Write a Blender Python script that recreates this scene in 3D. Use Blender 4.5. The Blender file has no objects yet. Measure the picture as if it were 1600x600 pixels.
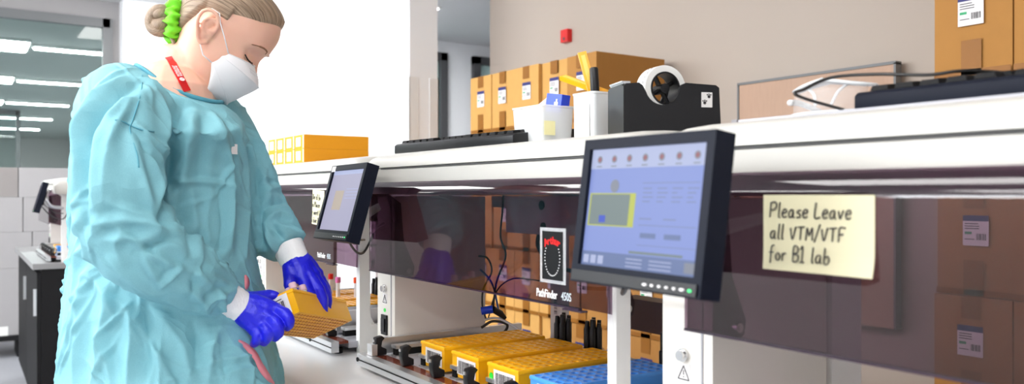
import bpy, bmesh, math, random
import numpy as np
from mathutils import Vector, Matrix, noise
from mathutils.bvhtree import BVHTree
random.seed(7); RNG = np.random.RandomState(7)
SC = bpy.context.scene; COL = SC.collection
H = 1.26; F = 1281.0
FW = Vector((-.830, .558, 0)).normalized(); RT = Vector((.558, .830, 0)).normalized(); UP = Vector((0, 0, 1))
CAM = Vector((0, 0, H))

def P(px, py, d):
    """a spot in the room: bearing, elevation and distance measured from the surveying station"""
    return CAM + FW*d + RT*((px-800)/F*d) + UP*((303-py)/F*d)

# ------------------------------------------------------------------ materials
def mat(name, col, rough=.5, metal=0., bump=0., bscale=60., var=0., spec=.5, emit=None, estr=1., coat=0., stretch=None, trans=0., sss=0.):
    m = bpy.data.materials.new(name); m.use_nodes = True
    nt = m.node_tree; b = nt.nodes['Principled BSDF']
    b.inputs['Base Color'].default_value = (*col, 1); b.inputs['Roughness'].default_value = rough
    b.inputs['Metallic'].default_value = metal; b.inputs['Specular IOR Level'].default_value = spec
    b.inputs['Coat Weight'].default_value = coat; b.inputs['Transmission Weight'].default_value = trans
    if sss:
        b.inputs['Subsurface Weight'].default_value = sss; b.inputs['Subsurface Scale'].default_value = .01
    if emit:
        b.inputs['Emission Color'].default_value = (*emit, 1); b.inputs['Emission Strength'].default_value = estr
    if bump or var:
        tc = nt.nodes.new('ShaderNodeTexCoord'); n = nt.nodes.new('ShaderNodeTexNoise')
        n.inputs['Scale'].default_value = bscale; n.inputs['Detail'].default_value = 4
        if stretch:
            mp = nt.nodes.new('ShaderNodeMapping'); mp.inputs['Scale'].default_value = stretch
            nt.links.new(tc.outputs['Object'], mp.inputs[0]); nt.links.new(mp.outputs[0], n.inputs['Vector'])
        else: nt.links.new(tc.outputs['Object'], n.inputs['Vector'])
        if bump:
            bp = nt.nodes.new('ShaderNodeBump'); bp.inputs['Strength'].default_value = bump; bp.inputs['Distance'].default_value = .002
            nt.links.new(n.outputs['Fac'], bp.inputs['Height']); nt.links.new(bp.outputs[0], b.inputs['Normal'])
        if var:
            mx = nt.nodes.new('ShaderNodeMix'); mx.data_type = 'RGBA'
            mx.inputs[6].default_value = (*[c*(1-var) for c in col], 1); mx.inputs[7].default_value = (*[min(1, c*(1+var)) for c in col], 1)
            nt.links.new(n.outputs['Fac'], mx.inputs[0]); nt.links.new(mx.outputs[2], b.inputs['Base Color'])
    return m

def sheet(name, tint, ior=1.5, gl=(1, 1, 1), rough=.02):
    """clear or tinted plastic panel: tinted see-through plus fresnel reflection"""
    m = bpy.data.materials.new(name); m.use_nodes = True; nt = m.node_tree; nt.nodes.clear()
    o = nt.nodes.new('ShaderNodeOutputMaterial'); t = nt.nodes.new('ShaderNodeBsdfTransparent'); g = nt.nodes.new('ShaderNodeBsdfGlossy')
    mx = nt.nodes.new('ShaderNodeMixShader'); fr = nt.nodes.new('ShaderNodeFresnel')
    t.inputs[0].default_value = (*tint, 1); g.inputs[0].default_value = (*gl, 1); g.inputs['Roughness'].default_value = rough
    fr.inputs[0].default_value = ior
    ge = nt.nodes.new('ShaderNodeNewGeometry'); iv = nt.nodes.new('ShaderNodeMath'); iv.operation = 'SUBTRACT'; iv.inputs[0].default_value = 1; ml = nt.nodes.new('ShaderNodeMath'); ml.operation = 'MULTIPLY'
    nt.links.new(ge.outputs['Backfacing'], iv.inputs[1]); nt.links.new(iv.outputs[0], ml.inputs[0]); nt.links.new(fr.outputs[0], ml.inputs[1])
    nt.links.new(ml.outputs[0], mx.inputs[0]); nt.links.new(t.outputs[0], mx.inputs[1]); nt.links.new(g.outputs[0], mx.inputs[2])
    nt.links.new(mx.outputs[0], o.inputs[0]); return m

def srgb(r, g, b):
    f = lambda c: (c/255/12.92 if c <= 10 else ((c/255+.055)/1.055)**2.4)
    return (f(r), f(g), f(b))

M = {}
M['wall'] = mat('wall_paint', (.80, .79, .78), .7, bump=.05, bscale=200)
M['wallwarm'] = mat('wall_paint_warm', (.45, .385, .33), .7, bump=.05, bscale=200)
M['wallwhite'] = mat('wall_paint_white', (.90, .91, .93), .6)
M['wallgrey'] = mat('wall_paint_grey', (.36, .345, .345), .7, bump=.05, bscale=100)
M['ceil'] = mat('ceiling_tiles', (.62, .62, .63), .8, bump=.1, bscale=90)
M['floor'] = mat('vinyl_floor', (.30, .31, .34), .35, var=.08, bscale=30)
M['bench'] = mat('bench_laminate', (.74, .74, .75), .22, var=.02, bscale=3)
M['benchgrey'] = mat('grey_laminate', (.24, .24, .245), .4)
M['black'] = mat('black_plastic', (.010, .010, .012), .36, spec=.35, bump=.05, bscale=600)
M['blackmatt'] = mat('black_matt', (.010, .010, .011), .6, spec=.15)
M['navy'] = mat('blue_black_plastic', (.007, .009, .018), .5, spec=.12, bump=.05, bscale=900)
M['beige'] = mat('beige_enamel', (.76, .73, .68), .38, bump=.03, bscale=300)
M['cover'] = mat('off_white_cover', (.56, .545, .51), .35, bump=.04, bscale=300)
M['whiteenamel'] = mat('white_enamel', (.82, .82, .81), .35)
M['alu'] = mat('aluminium', (.72, .73, .75), .32, .85)
M['steel'] = mat('steel', (.7, .7, .7), .2, 1.)
M['groove'] = mat('dark_groove', (.06, .06, .06), .7)
M['visor'] = sheet('purple_acrylic', (.47, .375, .44), 1.5, rough=.05)
M['clear'] = sheet('clear_acrylic', (.95, .95, .95), 1.42)
M['glass'] = sheet('window_glass', (.86, .93, .92), 1.5)
M['amber'] = mat('red_brown_strip', (.16, .035, .02), .15)
M['orange'] = mat('orange_rack_plastic', srgb(255, 188, 10), .4, bump=.03, bscale=200)
M['orangedark'] = mat('orange_slots', srgb(214, 128, 4), .5)
M['well'] = mat('yellow_wells', srgb(244, 186, 20), .4)
M['blue'] = mat('blue_rack_plastic', srgb(78, 158, 244), .35, bump=.03, bscale=200)
M['bluewell'] = mat('blue_wells', srgb(40, 116, 214), .4)
M['label'] = mat('label_paper', (.80, .78, .78), .6)
M['ink'] = mat('black_ink', (.03, .025, .03), .6)
M['card'] = mat('cardboard', srgb(172, 120, 54), .75, var=.06, bscale=25, bump=.08)
M['cardpale'] = mat('cardboard_pale', srgb(206, 156, 84), .7, var=.06, bscale=20, bump=.08)
M['tape'] = mat('brown_packing_tape', srgb(146, 94, 30), .45, spec=.25)
M['navyink'] = mat('navy_print', srgb(38, 42, 110), .6)
M['green'] = mat('green_print', srgb(20, 160, 100), .5)
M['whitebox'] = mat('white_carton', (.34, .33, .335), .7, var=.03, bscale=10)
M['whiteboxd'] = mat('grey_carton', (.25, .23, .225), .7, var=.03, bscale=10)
M['yellowbox'] = mat('yellow_carton', srgb(236, 158, 10), .5)
M['paper'] = mat('sticky_note_paper', srgb(218, 212, 178), .7)
M['gown'] = None
M['skin'] = None
M['glove'] = mat('blue_nitrile', srgb(24, 24, 214), .36, bump=.35, bscale=260, spec=.5)
M['cuff'] = mat('white_knit', (.95, .95, .96), .9, bump=.6, bscale=500, stretch=(1, 1, .2))
M['mask'] = mat('white_mask_fabric', (.90, .90, .93), .75, bump=.12, bscale=500)
M['red'] = mat('red_ribbon', srgb(214, 20, 22), .55, bump=.1, bscale=800)
M['redp'] = mat('red_plastic', srgb(214, 24, 24), .35)
M['lime'] = mat('lime_fabric', srgb(112, 214, 26), .6, bump=.2, bscale=300)
M['pinkmark'] = mat('pink_red_streak', srgb(226, 138, 150), .7)  # pink-red tone of the streaks laid over the gown front
M['whitetxt'] = mat('white_print', (.9, .9, .9), .5)
M['paleink'] = mat('pale_print', (.62, .70, .76), .5)
M['frost'] = None
M['dark'] = mat('dark_frame', (.07, .07, .075), .5)
M['greyframe'] = mat('grey_frame', (.16, .165, .17), .5)
M['wood'] = mat('maple_board', srgb(184, 152, 130), .6, var=.07, bscale=14, stretch=(6, 1, 1))
M['cable'] = mat('black_cable', (.015, .015, .015), .4)
M['bcable'] = mat('blue_cable', (.02, .12, .45), .4)
M['bluep'] = mat('blue_plastic', srgb(20, 70, 220), .35)
M['lampglow'] = mat('lamp_panel', (.9, .9, .9), .5, emit=(1, .985, .96), estr=11.)
M['lampfar'] = mat('lamp_panel_far', (.9, .9, .9), .5, emit=(1, 1, 1), estr=42.)
M['trousers'] = mat('dark_trousers', (.03, .03, .05), .9)
M['greyplastic'] = mat('grey_plastic', (.42, .42, .46), .45)
M['tapewhite'] = mat('white_tape', (.82, .82, .80), .4)

def mk_frost(fac=.62):
    m = mat('frosted_plastic', (.90, .93, .95), .25); nt = m.node_tree
    b = nt.nodes['Principled BSDF']; t = nt.nodes.new('ShaderNodeBsdfTransparent'); mx = nt.nodes.new('ShaderNodeMixShader')
    mx.inputs[0].default_value = fac
    o = [n for n in nt.nodes if n.type == 'OUTPUT_MATERIAL'][0]
    nt.links.new(t.outputs[0], mx.inputs[1]); nt.links.new(b.outputs[0], mx.inputs[2]); nt.links.new(mx.outputs[0], o.inputs[0]); return m
M['frost'] = mk_frost()

def mk_gown():
    m = mat('teal_gown_fabric', srgb(112, 186, 200), .72, spec=.3); nt = m.node_tree; b = nt.nodes['Principled BSDF']
    tc = nt.nodes.new('ShaderNodeTexCoord')
    n1 = nt.nodes.new('ShaderNodeTexNoise'); n1.inputs['Scale'].default_value = 700; n1.inputs['Detail'].default_value = 3
    nz = nt.nodes.new('ShaderNodeTexNoise'); nz.inputs['Scale'].default_value = 9; nz.inputs['Detail'].default_value = 2
    mx = nt.nodes.new('ShaderNodeMix'); mx.data_type = 'VECTOR'; mx.inputs[0].default_value = .10
    nt.links.new(tc.outputs['Object'], nz.inputs['Vector'])
    nt.links.new(tc.outputs['Object'], mx.inputs[4]); nt.links.new(nz.outputs['Color'], mx.inputs[5])
    v = nt.nodes.new('ShaderNodeTexVoronoi'); v.feature = 'F1'; v.inputs['Scale'].default_value = 9
    nt.links.new(mx.outputs[1], v.inputs['Vector'])
    v2 = nt.nodes.new('ShaderNodeTexVoronoi'); v2.inputs['Scale'].default_value = 23
    nt.links.new(mx.outputs[1], v2.inputs['Vector'])
    bp = nt.nodes.new('ShaderNodeBump'); bp.inputs['Strength'].default_value = .5; bp.inputs['Distance'].default_value = .03
    b2 = nt.nodes.new('ShaderNodeBump'); b2.inputs['Strength'].default_value = .35; b2.inputs['Distance'].default_value = .009
    b3 = nt.nodes.new('ShaderNodeBump'); b3.inputs['Strength'].default_value = .25; b3.inputs['Distance'].default_value = .0008
    nt.links.new(tc.outputs['Object'], n1.inputs['Vector'])
    nt.links.new(v.outputs['Distance'], bp.inputs['Height']); nt.links.new(v2.outputs['Distance'], b2.inputs['Height'])
    nt.links.new(n1.outputs['Fac'], b3.inputs['Height'])
    nt.links.new(bp.outputs[0], b2.inputs['Normal']); nt.links.new(b2.outputs[0], b3.inputs['Normal']); nt.links.new(b3.outputs[0], b.inputs['Normal'])
    mc = nt.nodes.new('ShaderNodeMix'); mc.data_type = 'RGBA'
    mc.inputs[6].default_value = (*srgb(114, 172, 186), 1); mc.inputs[7].default_value = (*srgb(138, 194, 204), 1)
    nt.links.new(n1.outputs['Fac'], mc.inputs[0]); nt.links.new(mc.outputs[2], b.inputs['Base Color'])
    return m
M['gown'] = mk_gown()
M['gownbind'] = mat('teal_binding', srgb(84, 158, 178), .7)

def mk_skin():
    m = mat('skin', srgb(236, 190, 170), .45, sss=.25); nt = m.node_tree; b = nt.nodes['Principled BSDF']
    b.inputs['Subsurface Radius'].default_value = (1., .35, .2)
    tc = nt.nodes.new('ShaderNodeTexCoord'); n = nt.nodes.new('ShaderNodeTexNoise'); n.inputs['Scale'].default_value = 26; n.inputs['Detail'].default_value = 6
    cr = nt.nodes.new('ShaderNodeMix'); cr.data_type = 'RGBA'
    cr.inputs[6].default_value = (*srgb(243, 198, 176), 1); cr.inputs[7].default_value = (*srgb(230, 176, 152), 1)
    nt.links.new(tc.outputs['Object'], n.inputs['Vector']); nt.links.new(n.outputs['Fac'], cr.inputs[0]); nt.links.new(cr.outputs[2], b.inputs['Base Color'])
    n2 = nt.nodes.new('ShaderNodeTexNoise'); n2.inputs['Scale'].default_value = 900
    bp = nt.nodes.new('ShaderNodeBump'); bp.inputs['Strength'].default_value = .12; bp.inputs['Distance'].default_value = .0005
    nt.links.new(tc.outputs['Object'], n2.inputs['Vector']); nt.links.new(n2.outputs['Fac'], bp.inputs['Height']); nt.links.new(bp.outputs[0], b.inputs['Normal'])
    return m
M['skin'] = mk_skin()

def mk_hair(name, c0, c1):
    m = mat(name, c0, .38, spec=.6); nt = m.node_tree; b = nt.nodes['Principled BSDF']
    uv = nt.nodes.new('ShaderNodeUVMap'); uv.uv_map = 'strand'
    mp = nt.nodes.new('ShaderNodeMapping'); mp.inputs['Scale'].default_value = (60, 2.5, 1)
    n = nt.nodes.new('ShaderNodeTexNoise'); n.inputs['Scale'].default_value = 1; n.inputs['Detail'].default_value = 5; n.inputs['Roughness'].default_value = .7
    nt.links.new(uv.outputs[0], mp.inputs[0]); nt.links.new(mp.outputs[0], n.inputs['Vector'])
    cr = nt.nodes.new('ShaderNodeValToRGB'); cr.color_ramp.elements[0].position = .33; cr.color_ramp.elements[1].position = .68
    cr.color_ramp.elements[0].color = (*c0, 1); cr.color_ramp.elements[1].color = (*c1, 1)
    bp = nt.nodes.new('ShaderNodeBump'); bp.inputs['Strength'].default_value = .7; bp.inputs['Distance'].default_value = .002
    nt.links.new(n.outputs['Fac'], cr.inputs[0]); nt.links.new(cr.outputs[0], b.inputs['Base Color'])
    nt.links.new(n.outputs['Fac'], bp.inputs['Height']); nt.links.new(bp.outputs[0], b.inputs['Normal'])
    return m
M['hair'] = mk_hair('blonde_hair', srgb(96, 72, 52), srgb(196, 170, 144))
M['brow'] = mat('brow_hair', srgb(150, 108, 84), .8)
M['lash'] = mat('lash_hair', (.02, .012, .01), .6)

# ------------------------------------------------------------------ mesh helpers
def obj(name, bm, m, parent=None, smooth=False, bevel=0., seg=2, **tags):
    me = bpy.data.meshes.new(name)
    if bevel:
        es = [e for e in bm.edges if len(e.link_faces) == 2 and e.calc_face_angle(0) > .5]
        bmesh.ops.bevel(bm, geom=es, offset=bevel, segments=seg, affect='EDGES', profile=.6, clamp_overlap=True)
    if parent is not None:
        inv = parent_world(parent).inverted(); bm.transform(inv)
    bm.normal_update(); bm.to_mesh(me); bm.free()
    for x in (m if isinstance(m, (list, tuple)) else [m]): me.materials.append(x)
    if smooth:
        for p in me.polygons: p.use_smooth = True
        if smooth == 'auto':
            me.set_sharp_from_angle(angle=math.radians(35))
    elif bevel:
        for p in me.polygons: p.use_smooth = True
        me.set_sharp_from_angle(angle=math.radians(35))
    o = bpy.data.objects.new(name, me); COL.objects.link(o)
    if parent is not None: o.parent = parent
    for k, v in tags.items(): o[k] = v
    return o

def parent_world(o):
    m = Matrix.Identity(4)
    while o is not None:
        m = o.matrix_basis @ m; o = o.parent
    return m

def thing(name, label, cat, loc=(0, 0, 0), group=None, rot=None):
    o = bpy.data.objects.new(name, None); COL.objects.link(o); o.empty_display_size = .05
    mb = Matrix.Translation(Vector(loc))
    if rot is not None: mb = mb @ rot.to_4x4()
    o.matrix_basis = mb
    o['label'] = label; o['category'] = cat
    if group: o['group'] = group
    return o

def tag(o, label, cat, group=None):
    o['label'] = label; o['category'] = cat
    if group: o['group'] = group
    return o

def center_origin(o, loc):
    """put a lone mesh's origin at its base"""
    loc = Vector(loc); o.data.transform(Matrix.Translation(-loc)); o.matrix_basis = Matrix.Translation(loc)
    return o

def dup(root, off=(0, 0, 0), label=None, group=None, skip=()):
    def rec(o, par):
        c = o.copy(); COL.objects.link(c)
        if par is not None:
            c.parent = par; c.matrix_parent_inverse = o.matrix_parent_inverse.copy()
        for ch in list(KIDS(o)):
            if ch.name.split('.')[0] in skip: continue
            rec(ch, c)
        return c
    r = rec(root, None); mb = root.matrix_basis.copy(); mb.translation += Vector(off); r.matrix_basis = mb
    if label: r['label'] = label
    if group: r['group'] = group
    return r
def KIDS(o): return [c for c in COL.objects if c.parent is o]

def B(): return bmesh.new()

def box(bm, a, b, mi=0, mtx=None):
    (x0, y0, z0), (x1, y1, z1) = a, b
    vs = [bm.verts.new(Vector(p)) for p in ((x0,y0,z0),(x1,y0,z0),(x1,y1,z0),(x0,y1,z0),(x0,y0,z1),(x1,y0,z1),(x1,y1,z1),(x0,y1,z1))]
    if mtx is not None:
        for v in vs: v.co = mtx @ v.co
    for q in ((0,3,2,1),(4,5,6,7),(0,1,5,4),(1,2,6,5),(2,3,7,6),(3,0,4,7)):
        f = bm.faces.new([vs[i] for i in q]); f.material_index = mi
    return vs

def wb(name, a, b, m, parent=None, bevel=0., **t):
    """box with z measured from eye height"""
    bm = B(); box(bm, (a[0], a[1], a[2]+H), (b[0], b[1], b[2]+H)); return obj(name, bm, m, parent, bevel=bevel, **t)

def frame_for(d):
    d = d.normalized(); u = d.cross(Vector((0, 0, 1)))
    if u.length < 1e-3: u = d.cross(Vector((1, 0, 0)))
    u.normalize(); return u, d.cross(u).normalized()

def tube(bm, pts, rad, n=10, cap=True, mi=0, round_end=False):
    pts = [Vector(p) for p in pts]; rads = rad if isinstance(rad, (list, tuple)) else [rad]*len(pts)
    if round_end:
        def ext(p, q, r):
            d = (p-q).normalized(); return [(p+d*r*math.sin(a), r*math.cos(a)) for a in (math.radians(80), math.radians(55), math.radians(28))]
        s = ext(pts[0], pts[1], rads[0]); e = ext(pts[-1], pts[-2], rads[-1])
        pts = [x[0] for x in s]+pts+[x[0] for x in reversed(e)]; rads = [x[1] for x in s]+list(rads)+[x[1] for x in reversed(e)]
    rings = []; u = None
    for i, p in enumerate(pts):
        d = (pts[min(i+1, len(pts)-1)]-pts[max(i-1, 0)])
        if d.length < 1e-9: d = Vector((0, 0, 1))
        d.normalize()
        if u is None: u, v = frame_for(d)
        else:
            u = (u-d*u.dot(d)).normalized(); v = d.cross(u)
        rings.append([bm.verts.new(p+(u*math.cos(2*math.pi*k/n)+v*math.sin(2*math.pi*k/n))*rads[i]) for k in range(n)])
    for a, b in zip(rings, rings[1:]):
        for k in range(n):
            f = bm.faces.new((a[k], a[(k+1) % n], b[(k+1) % n], b[k])); f.material_index = mi
    if cap:
        f = bm.faces.new(rings[0][::-1]); f.material_index = mi; f = bm.faces.new(rings[-1]); f.material_index = mi
    return rings

def spline(pts, n=8):
    pts = [Vector(p) for p in pts]; out = []
    q = [pts[0]*2-pts[1]]+pts+[pts[-1]*2-pts[-2]]
    for i in range(1, len(q)-2):
        for k in range(n):
            t = k/n; a, b, c, d = q[i-1], q[i], q[i+1], q[i+2]
            out.append(.5*((2*b)+(c-a)*t+(2*a-5*b+4*c-d)*t*t+(3*b-a-3*c+d)*t**3))
    out.append(pts[-1]); return out

def prism(bm, poly, axis, a, b, mi=0):
    """extrude a polygon (list of 2D) along an axis from a to b; axis 0: poly=(y,z); 1: (x,z); 2: (x,y)"""
    def mk(u, v, w):
        return {0: (w, u, v), 1: (u, w, v), 2: (u, v, w)}[axis]
    A = [bm.verts.new(mk(u, v, a)) for u, v in poly]; Bv = [bm.verts.new(mk(u, v, b)) for u, v in poly]
    n = len(poly); fs = []
    for i in range(n): fs.append(bm.faces.new((A[i], A[(i+1) % n], Bv[(i+1) % n], Bv[i])))
    fs.append(bm.faces.new(A[::-1])); fs.append(bm.faces.new(Bv))
    for f in fs: f.material_index = mi
    bmesh.ops.recalc_face_normals(bm, faces=fs)
    return fs

def cyl(bm, c, d, r, h, n=20, mi=0, r2=None):
    c = Vector(c); d = Vector(d).normalized(); tube(bm, [c, c+d*h], [r, r if r2 is None else r2], n, mi=mi)

def text_bm(bm, s, mtx, size, mi=0, xs=1., ext=.0003, bold=0.):
    cu = bpy.data.curves.new('t', 'FONT'); cu.body = s; cu.size = size; cu.extrude = ext; cu.offset = bold; cu.align_x = 'CENTER'; cu.align_y = 'CENTER'
    cu.resolution_u = 3
    o = bpy.data.objects.new('t', cu); COL.objects.link(o); bpy.context.view_layer.update()
    me = bpy.data.meshes.new_from_object(o.evaluated_get(bpy.context.evaluated_depsgraph_get()))
    n0 = len(bm.verts); f0 = len(bm.faces)
    bm.from_mesh(me); bm.verts.ensure_lookup_table(); bm.faces.ensure_lookup_table()
    S = mtx @ Matrix.Diagonal((xs, 1, 1, 1))
    for v in bm.verts[n0:]: v.co = S @ v.co
    for f in bm.faces[f0:]: f.material_index = mi
    bpy.data.objects.remove(o); bpy.data.curves.remove(cu); bpy.data.meshes.remove(me)

def plane_mtx(c, u, v):
    """matrix whose local x,y lie along u,v"""
    u = Vector(u).normalized(); v = (Vector(v)-u*Vector(v).dot(u)).normalized(); w = u.cross(v)
    m = Matrix((u, v, w)).transposed().to_4x4(); m.translation = Vector(c); return m

def quad(bm, mtx, x0, y0, x1, y1, z=0., mi=0, th=.0004):
    box(bm, (x0, y0, z), (x1, y1, z+th), mi, mtx)

def disc(bm, mtx, cx, cy, r, z=0., mi=0, n=20, ry=None, th=.0004, r_in=0.):
    ry = ry or r
    if not r_in:
        lo = [bm.verts.new(mtx @ Vector((cx+r*math.cos(2*math.pi*k/n), cy+ry*math.sin(2*math.pi*k/n), z))) for k in range(n)]
        hi = [bm.verts.new(mtx @ Vector((cx+r*math.cos(2*math.pi*k/n), cy+ry*math.sin(2*math.pi*k/n), z+th))) for k in range(n)]
        for k in range(n): bm.faces.new((lo[k], lo[(k+1) % n], hi[(k+1) % n], hi[k])).material_index = mi
        bm.faces.new(hi).material_index = mi; bm.faces.new(lo[::-1]).material_index = mi
    else:
        a = [bm.verts.new(mtx @ Vector((cx+r*math.cos(2*math.pi*k/n), cy+ry*math.sin(2*math.pi*k/n), z+th))) for k in range(n)]
        b = [bm.verts.new(mtx @ Vector((cx+r_in*math.cos(2*math.pi*k/n), cy+r_in*ry/r*math.sin(2*math.pi*k/n), z+th))) for k in range(n)]
        for k in range(n): bm.faces.new((a[k], a[(k+1) % n], b[(k+1) % n], b[k])).material_index = mi

def barcode(bm, mtx, x0, y0, x1, y1, z, mi, rnd):
    x = x0
    while x < x1:
        w = rnd.choice((.0006, .001, .0016, .0022)); quad(bm, mtx, x, y0, min(x+w, x1), y1, z, mi, .0002)
        x += w+rnd.choice((.0006, .001, .0016))

def eval_mesh(o):
    bpy.context.view_layer.update()
    return bpy.data.meshes.new_from_object(o.evaluated_get(bpy.context.evaluated_depsgraph_get()))

def fuse(bm, voxel, smooth=4, fac=.5):
    """voxel union of the shells in bm, smoothed; returns a bmesh"""
    me = bpy.data.meshes.new('f'); bmesh.ops.recalc_face_normals(bm, faces=bm.faces); bm.to_mesh(me); bm.free()
    o = bpy.data.objects.new('f', me); COL.objects.link(o)
    r = o.modifiers.new('r', 'REMESH'); r.mode = 'VOXEL'; r.voxel_size = voxel; r.adaptivity = 0
    if smooth:
        s = o.modifiers.new('s', 'SMOOTH'); s.iterations = smooth; s.factor = fac
    e = eval_mesh(o); out = B(); out.from_mesh(e)
    bpy.data.objects.remove(o); bpy.data.meshes.remove(me); bpy.data.meshes.remove(e)
    return out

# ================================================================== THE ROOM
def struct(name, bm, m, **k): return obj(name, bm, m, kind='structure', **k)
def sbox(name, a, b, m, bevel=0.):
    bm = B(); box(bm, a, b); return struct(name, bm, m, bevel=bevel)

sbox('floor', (-30, -3.6, -.1), (3.2, 6, 0), M['floor'])
sbox('ceiling', (-8.3, -3.6, 3.0), (3.2, 6, 3.1), M['ceil'])
sbox('wall_back', (-4.18, 2.65, 0), (3.2, 2.8, 3.0), M['wallwarm'])
bm = B(); WX0, WX1, WZ0 = -6.2, -1.6, 1.95
box(bm, (-8.2, -3.6, 0), (3.2, -3.5, WZ0)); box(bm, (-8.2, -3.6, 2.8), (3.2, -3.5, 3.0)); box(bm, (-8.2, -3.6, WZ0), (WX0, -3.5, 2.8)); box(bm, (WX1, -3.6, WZ0), (3.2, -3.5, 2.8))
struct('wall_front', bm, M['wall'])
bm = B()
for k in range(4): x = WX0+(WX1-.08-WX0)*k/3; box(bm, (x, -3.58, WZ0), (x+.08, -3.5, 2.8))
box(bm, (WX0, -3.58, WZ0), (WX1, -3.5, WZ0+.07)); box(bm, (WX0, -3.58, 2.73), (WX1, -3.5, 2.8))
struct('window_added', bm, M['whiteenamel'])  # unseen high window, added to give the key light a way in
sbox('wall_right', (3.1, -3.5, 0), (3.2, 2.65, 3.0), M['wall'])
# far wall with the glazed opening
bm = B(); box(bm, (-8.35, 1.12, 0), (-8.2, 2.0, 3.0)); box(bm, (-8.35, -3.5, 2.83), (-8.2, 1.12, 3.0)); box(bm, (-8.35, -3.5, 0), (-8.2, 1.12, .95))
struct('wall_far', bm, M['wallgrey'])
bm = B()
box(bm, (-8.24, -3.5, 2.76), (-8.17, 1.12, 2.84)); box(bm, (-8.24, 1.06, .9), (-8.17, 1.14, 2.84)); box(bm, (-8.24, -3.5, .9), (-8.17, 1.12, .97))
for y in (-2.4, -1.1): box(bm, (-8.24, y, .9), (-8.17, y+.06, 2.8))
w1 = struct('window_1', bm, M['greyframe'], bevel=.006)
bm = B(); box(bm, (-8.215, -3.48, .95), (-8.205, 1.07, 2.78)); obj('glass_pane', bm, M['glass'], w1)
# side wall ending in the pillar with corner guards
sbox('wall_left', (-8.2, 2.0, 0), (-3.96, 2.17, 3.0), M['wallwhite'])
sbox('wall_pillar', (-8.21, 1.2, 0), (-8.0, 2.0, 3.0), M['wallwhite'])
bm = B()
box(bm, (-3.962, 2.0-.003, 0), (-3.956, 2.05, 1.89)); box(bm, (-4.03, 1.994, 0), (-3.956, 2.0, 1.89))
box(bm, (-3.962, 2.12, 0), (-3.956, 2.176, 1.89)); box(bm, (-4.03, 2.17, 0), (-3.956, 2.176, 1.89))
struct('trim_1', bm, M['wall'], bevel=.001)
# corridor behind
sbox('wall_corridor', (-8.3, 2.17, 0), (-8.2, 6, 3.0), M['wallwhite'])
sbox('wall_corridor_back', (-8.2, 5.9, 0), (-3.0, 6.0, 3.0), M['wallgrey'])
def door(name, a, b, zt, ax):
    bm = B(); f = .09
    if ax == 'x':   # lies in a plane of constant x
        x, y0, y1 = a[0], a[1], b
        for q in (((x-.03, y0, 0), (x+.04, y0+f, zt)), ((x-.03, y1-f, 0), (x+.04, y1, zt)), ((x-.03, y0, zt-f), (x+.04, y1, zt)), ((x-.03, y0, 0), (x+.04, y1, f))): box(bm, *q)
        o = struct(name, bm, M['dark'], bevel=.004)
        bm = B(); box(bm, (x, y0+f, f), (x+.01, y1-f, zt-f)); obj('glass_pane', bm, M['glass'], o)
        bm = B(); tube(bm, [(x+.07, y0+.16, .95), (x+.07, y0+.16, 1.25)], .012); obj('door_handle', bm, M['steel'], o, smooth=True)
door('door_1', (-8.17, 3.6), 4.59, 2.86, 'x')
door('door_2', (-8.17, 4.94), 5.85, 2.86, 'x')

# the room beyond the glazing
sbox('wall_beyond_side', (-30, 3.2, 0), (-8.35, 3.3, 3.1), M['wall'])
sbox('wall_beyond_near', (-30, -3.6, 0), (-8.35, -3.5, 3.1), M['wall'])
sbox('wall_beyond_end', (-30.1, -3.6, 0), (-30, 3.3, 3.1), M['wall'])
sbox('ceiling_beyond', (-30, -3.6, 3.02), (-8.35, 3.3, 3.1), mat('ceiling_beyond_paint', (.55, .60, .58), .8))
bm = B()
X = -20.
for y in (-3.4, -1.2, .95): box(bm, (X-.05, y, 0), (X+.05, y+.08, 3.0))
box(bm, (X-.05, -3.5, 2.9), (X+.05, 1.0, 3.0)); box(bm, (X-.05, -3.5, .85), (X+.05, 1.0, .95))
w2 = struct('window_2', bm, M['greyframe'])
bm = B(); box(bm, (X-.01, -3.45, .95), (X+.01, 1.0, 2.9)); obj('glass_pane', bm, M['glass'], w2)
k = 0
for i, x in enumerate((-11.2, -14.6, -18.2, -21.8, -25.4)):
    for (a, b, lab, nm) in (((x-.35, .0), (x+.35, .65), 'square ceiling light panel', 'ceiling_light'), ((x-.06, .72), (x+.06, 1.75), 'slim linear ceiling light', 'linear_light')):
        t = thing(nm, lab+' in the room beyond the glazing, %s away from the glass' % ('nearest', 'second', 'third', 'fourth', 'fifth')[i], 'ceiling light', ((a[0]+b[0])/2, (a[1]+b[1])/2, 3.02), 'ceiling lights beyond the glazing')
        bm = B(); box(bm, (a[0]-.02, a[1]-.02, 2.985), (b[0]+.02, b[1]+.02, 3.019)); obj('light_frame', bm, M['whiteenamel'], t)
        bm = B(); box(bm, (a[0], a[1], 2.975), (b[0], b[1], 2.984)); obj('diffuser', bm, M['lampfar'], t)
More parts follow.
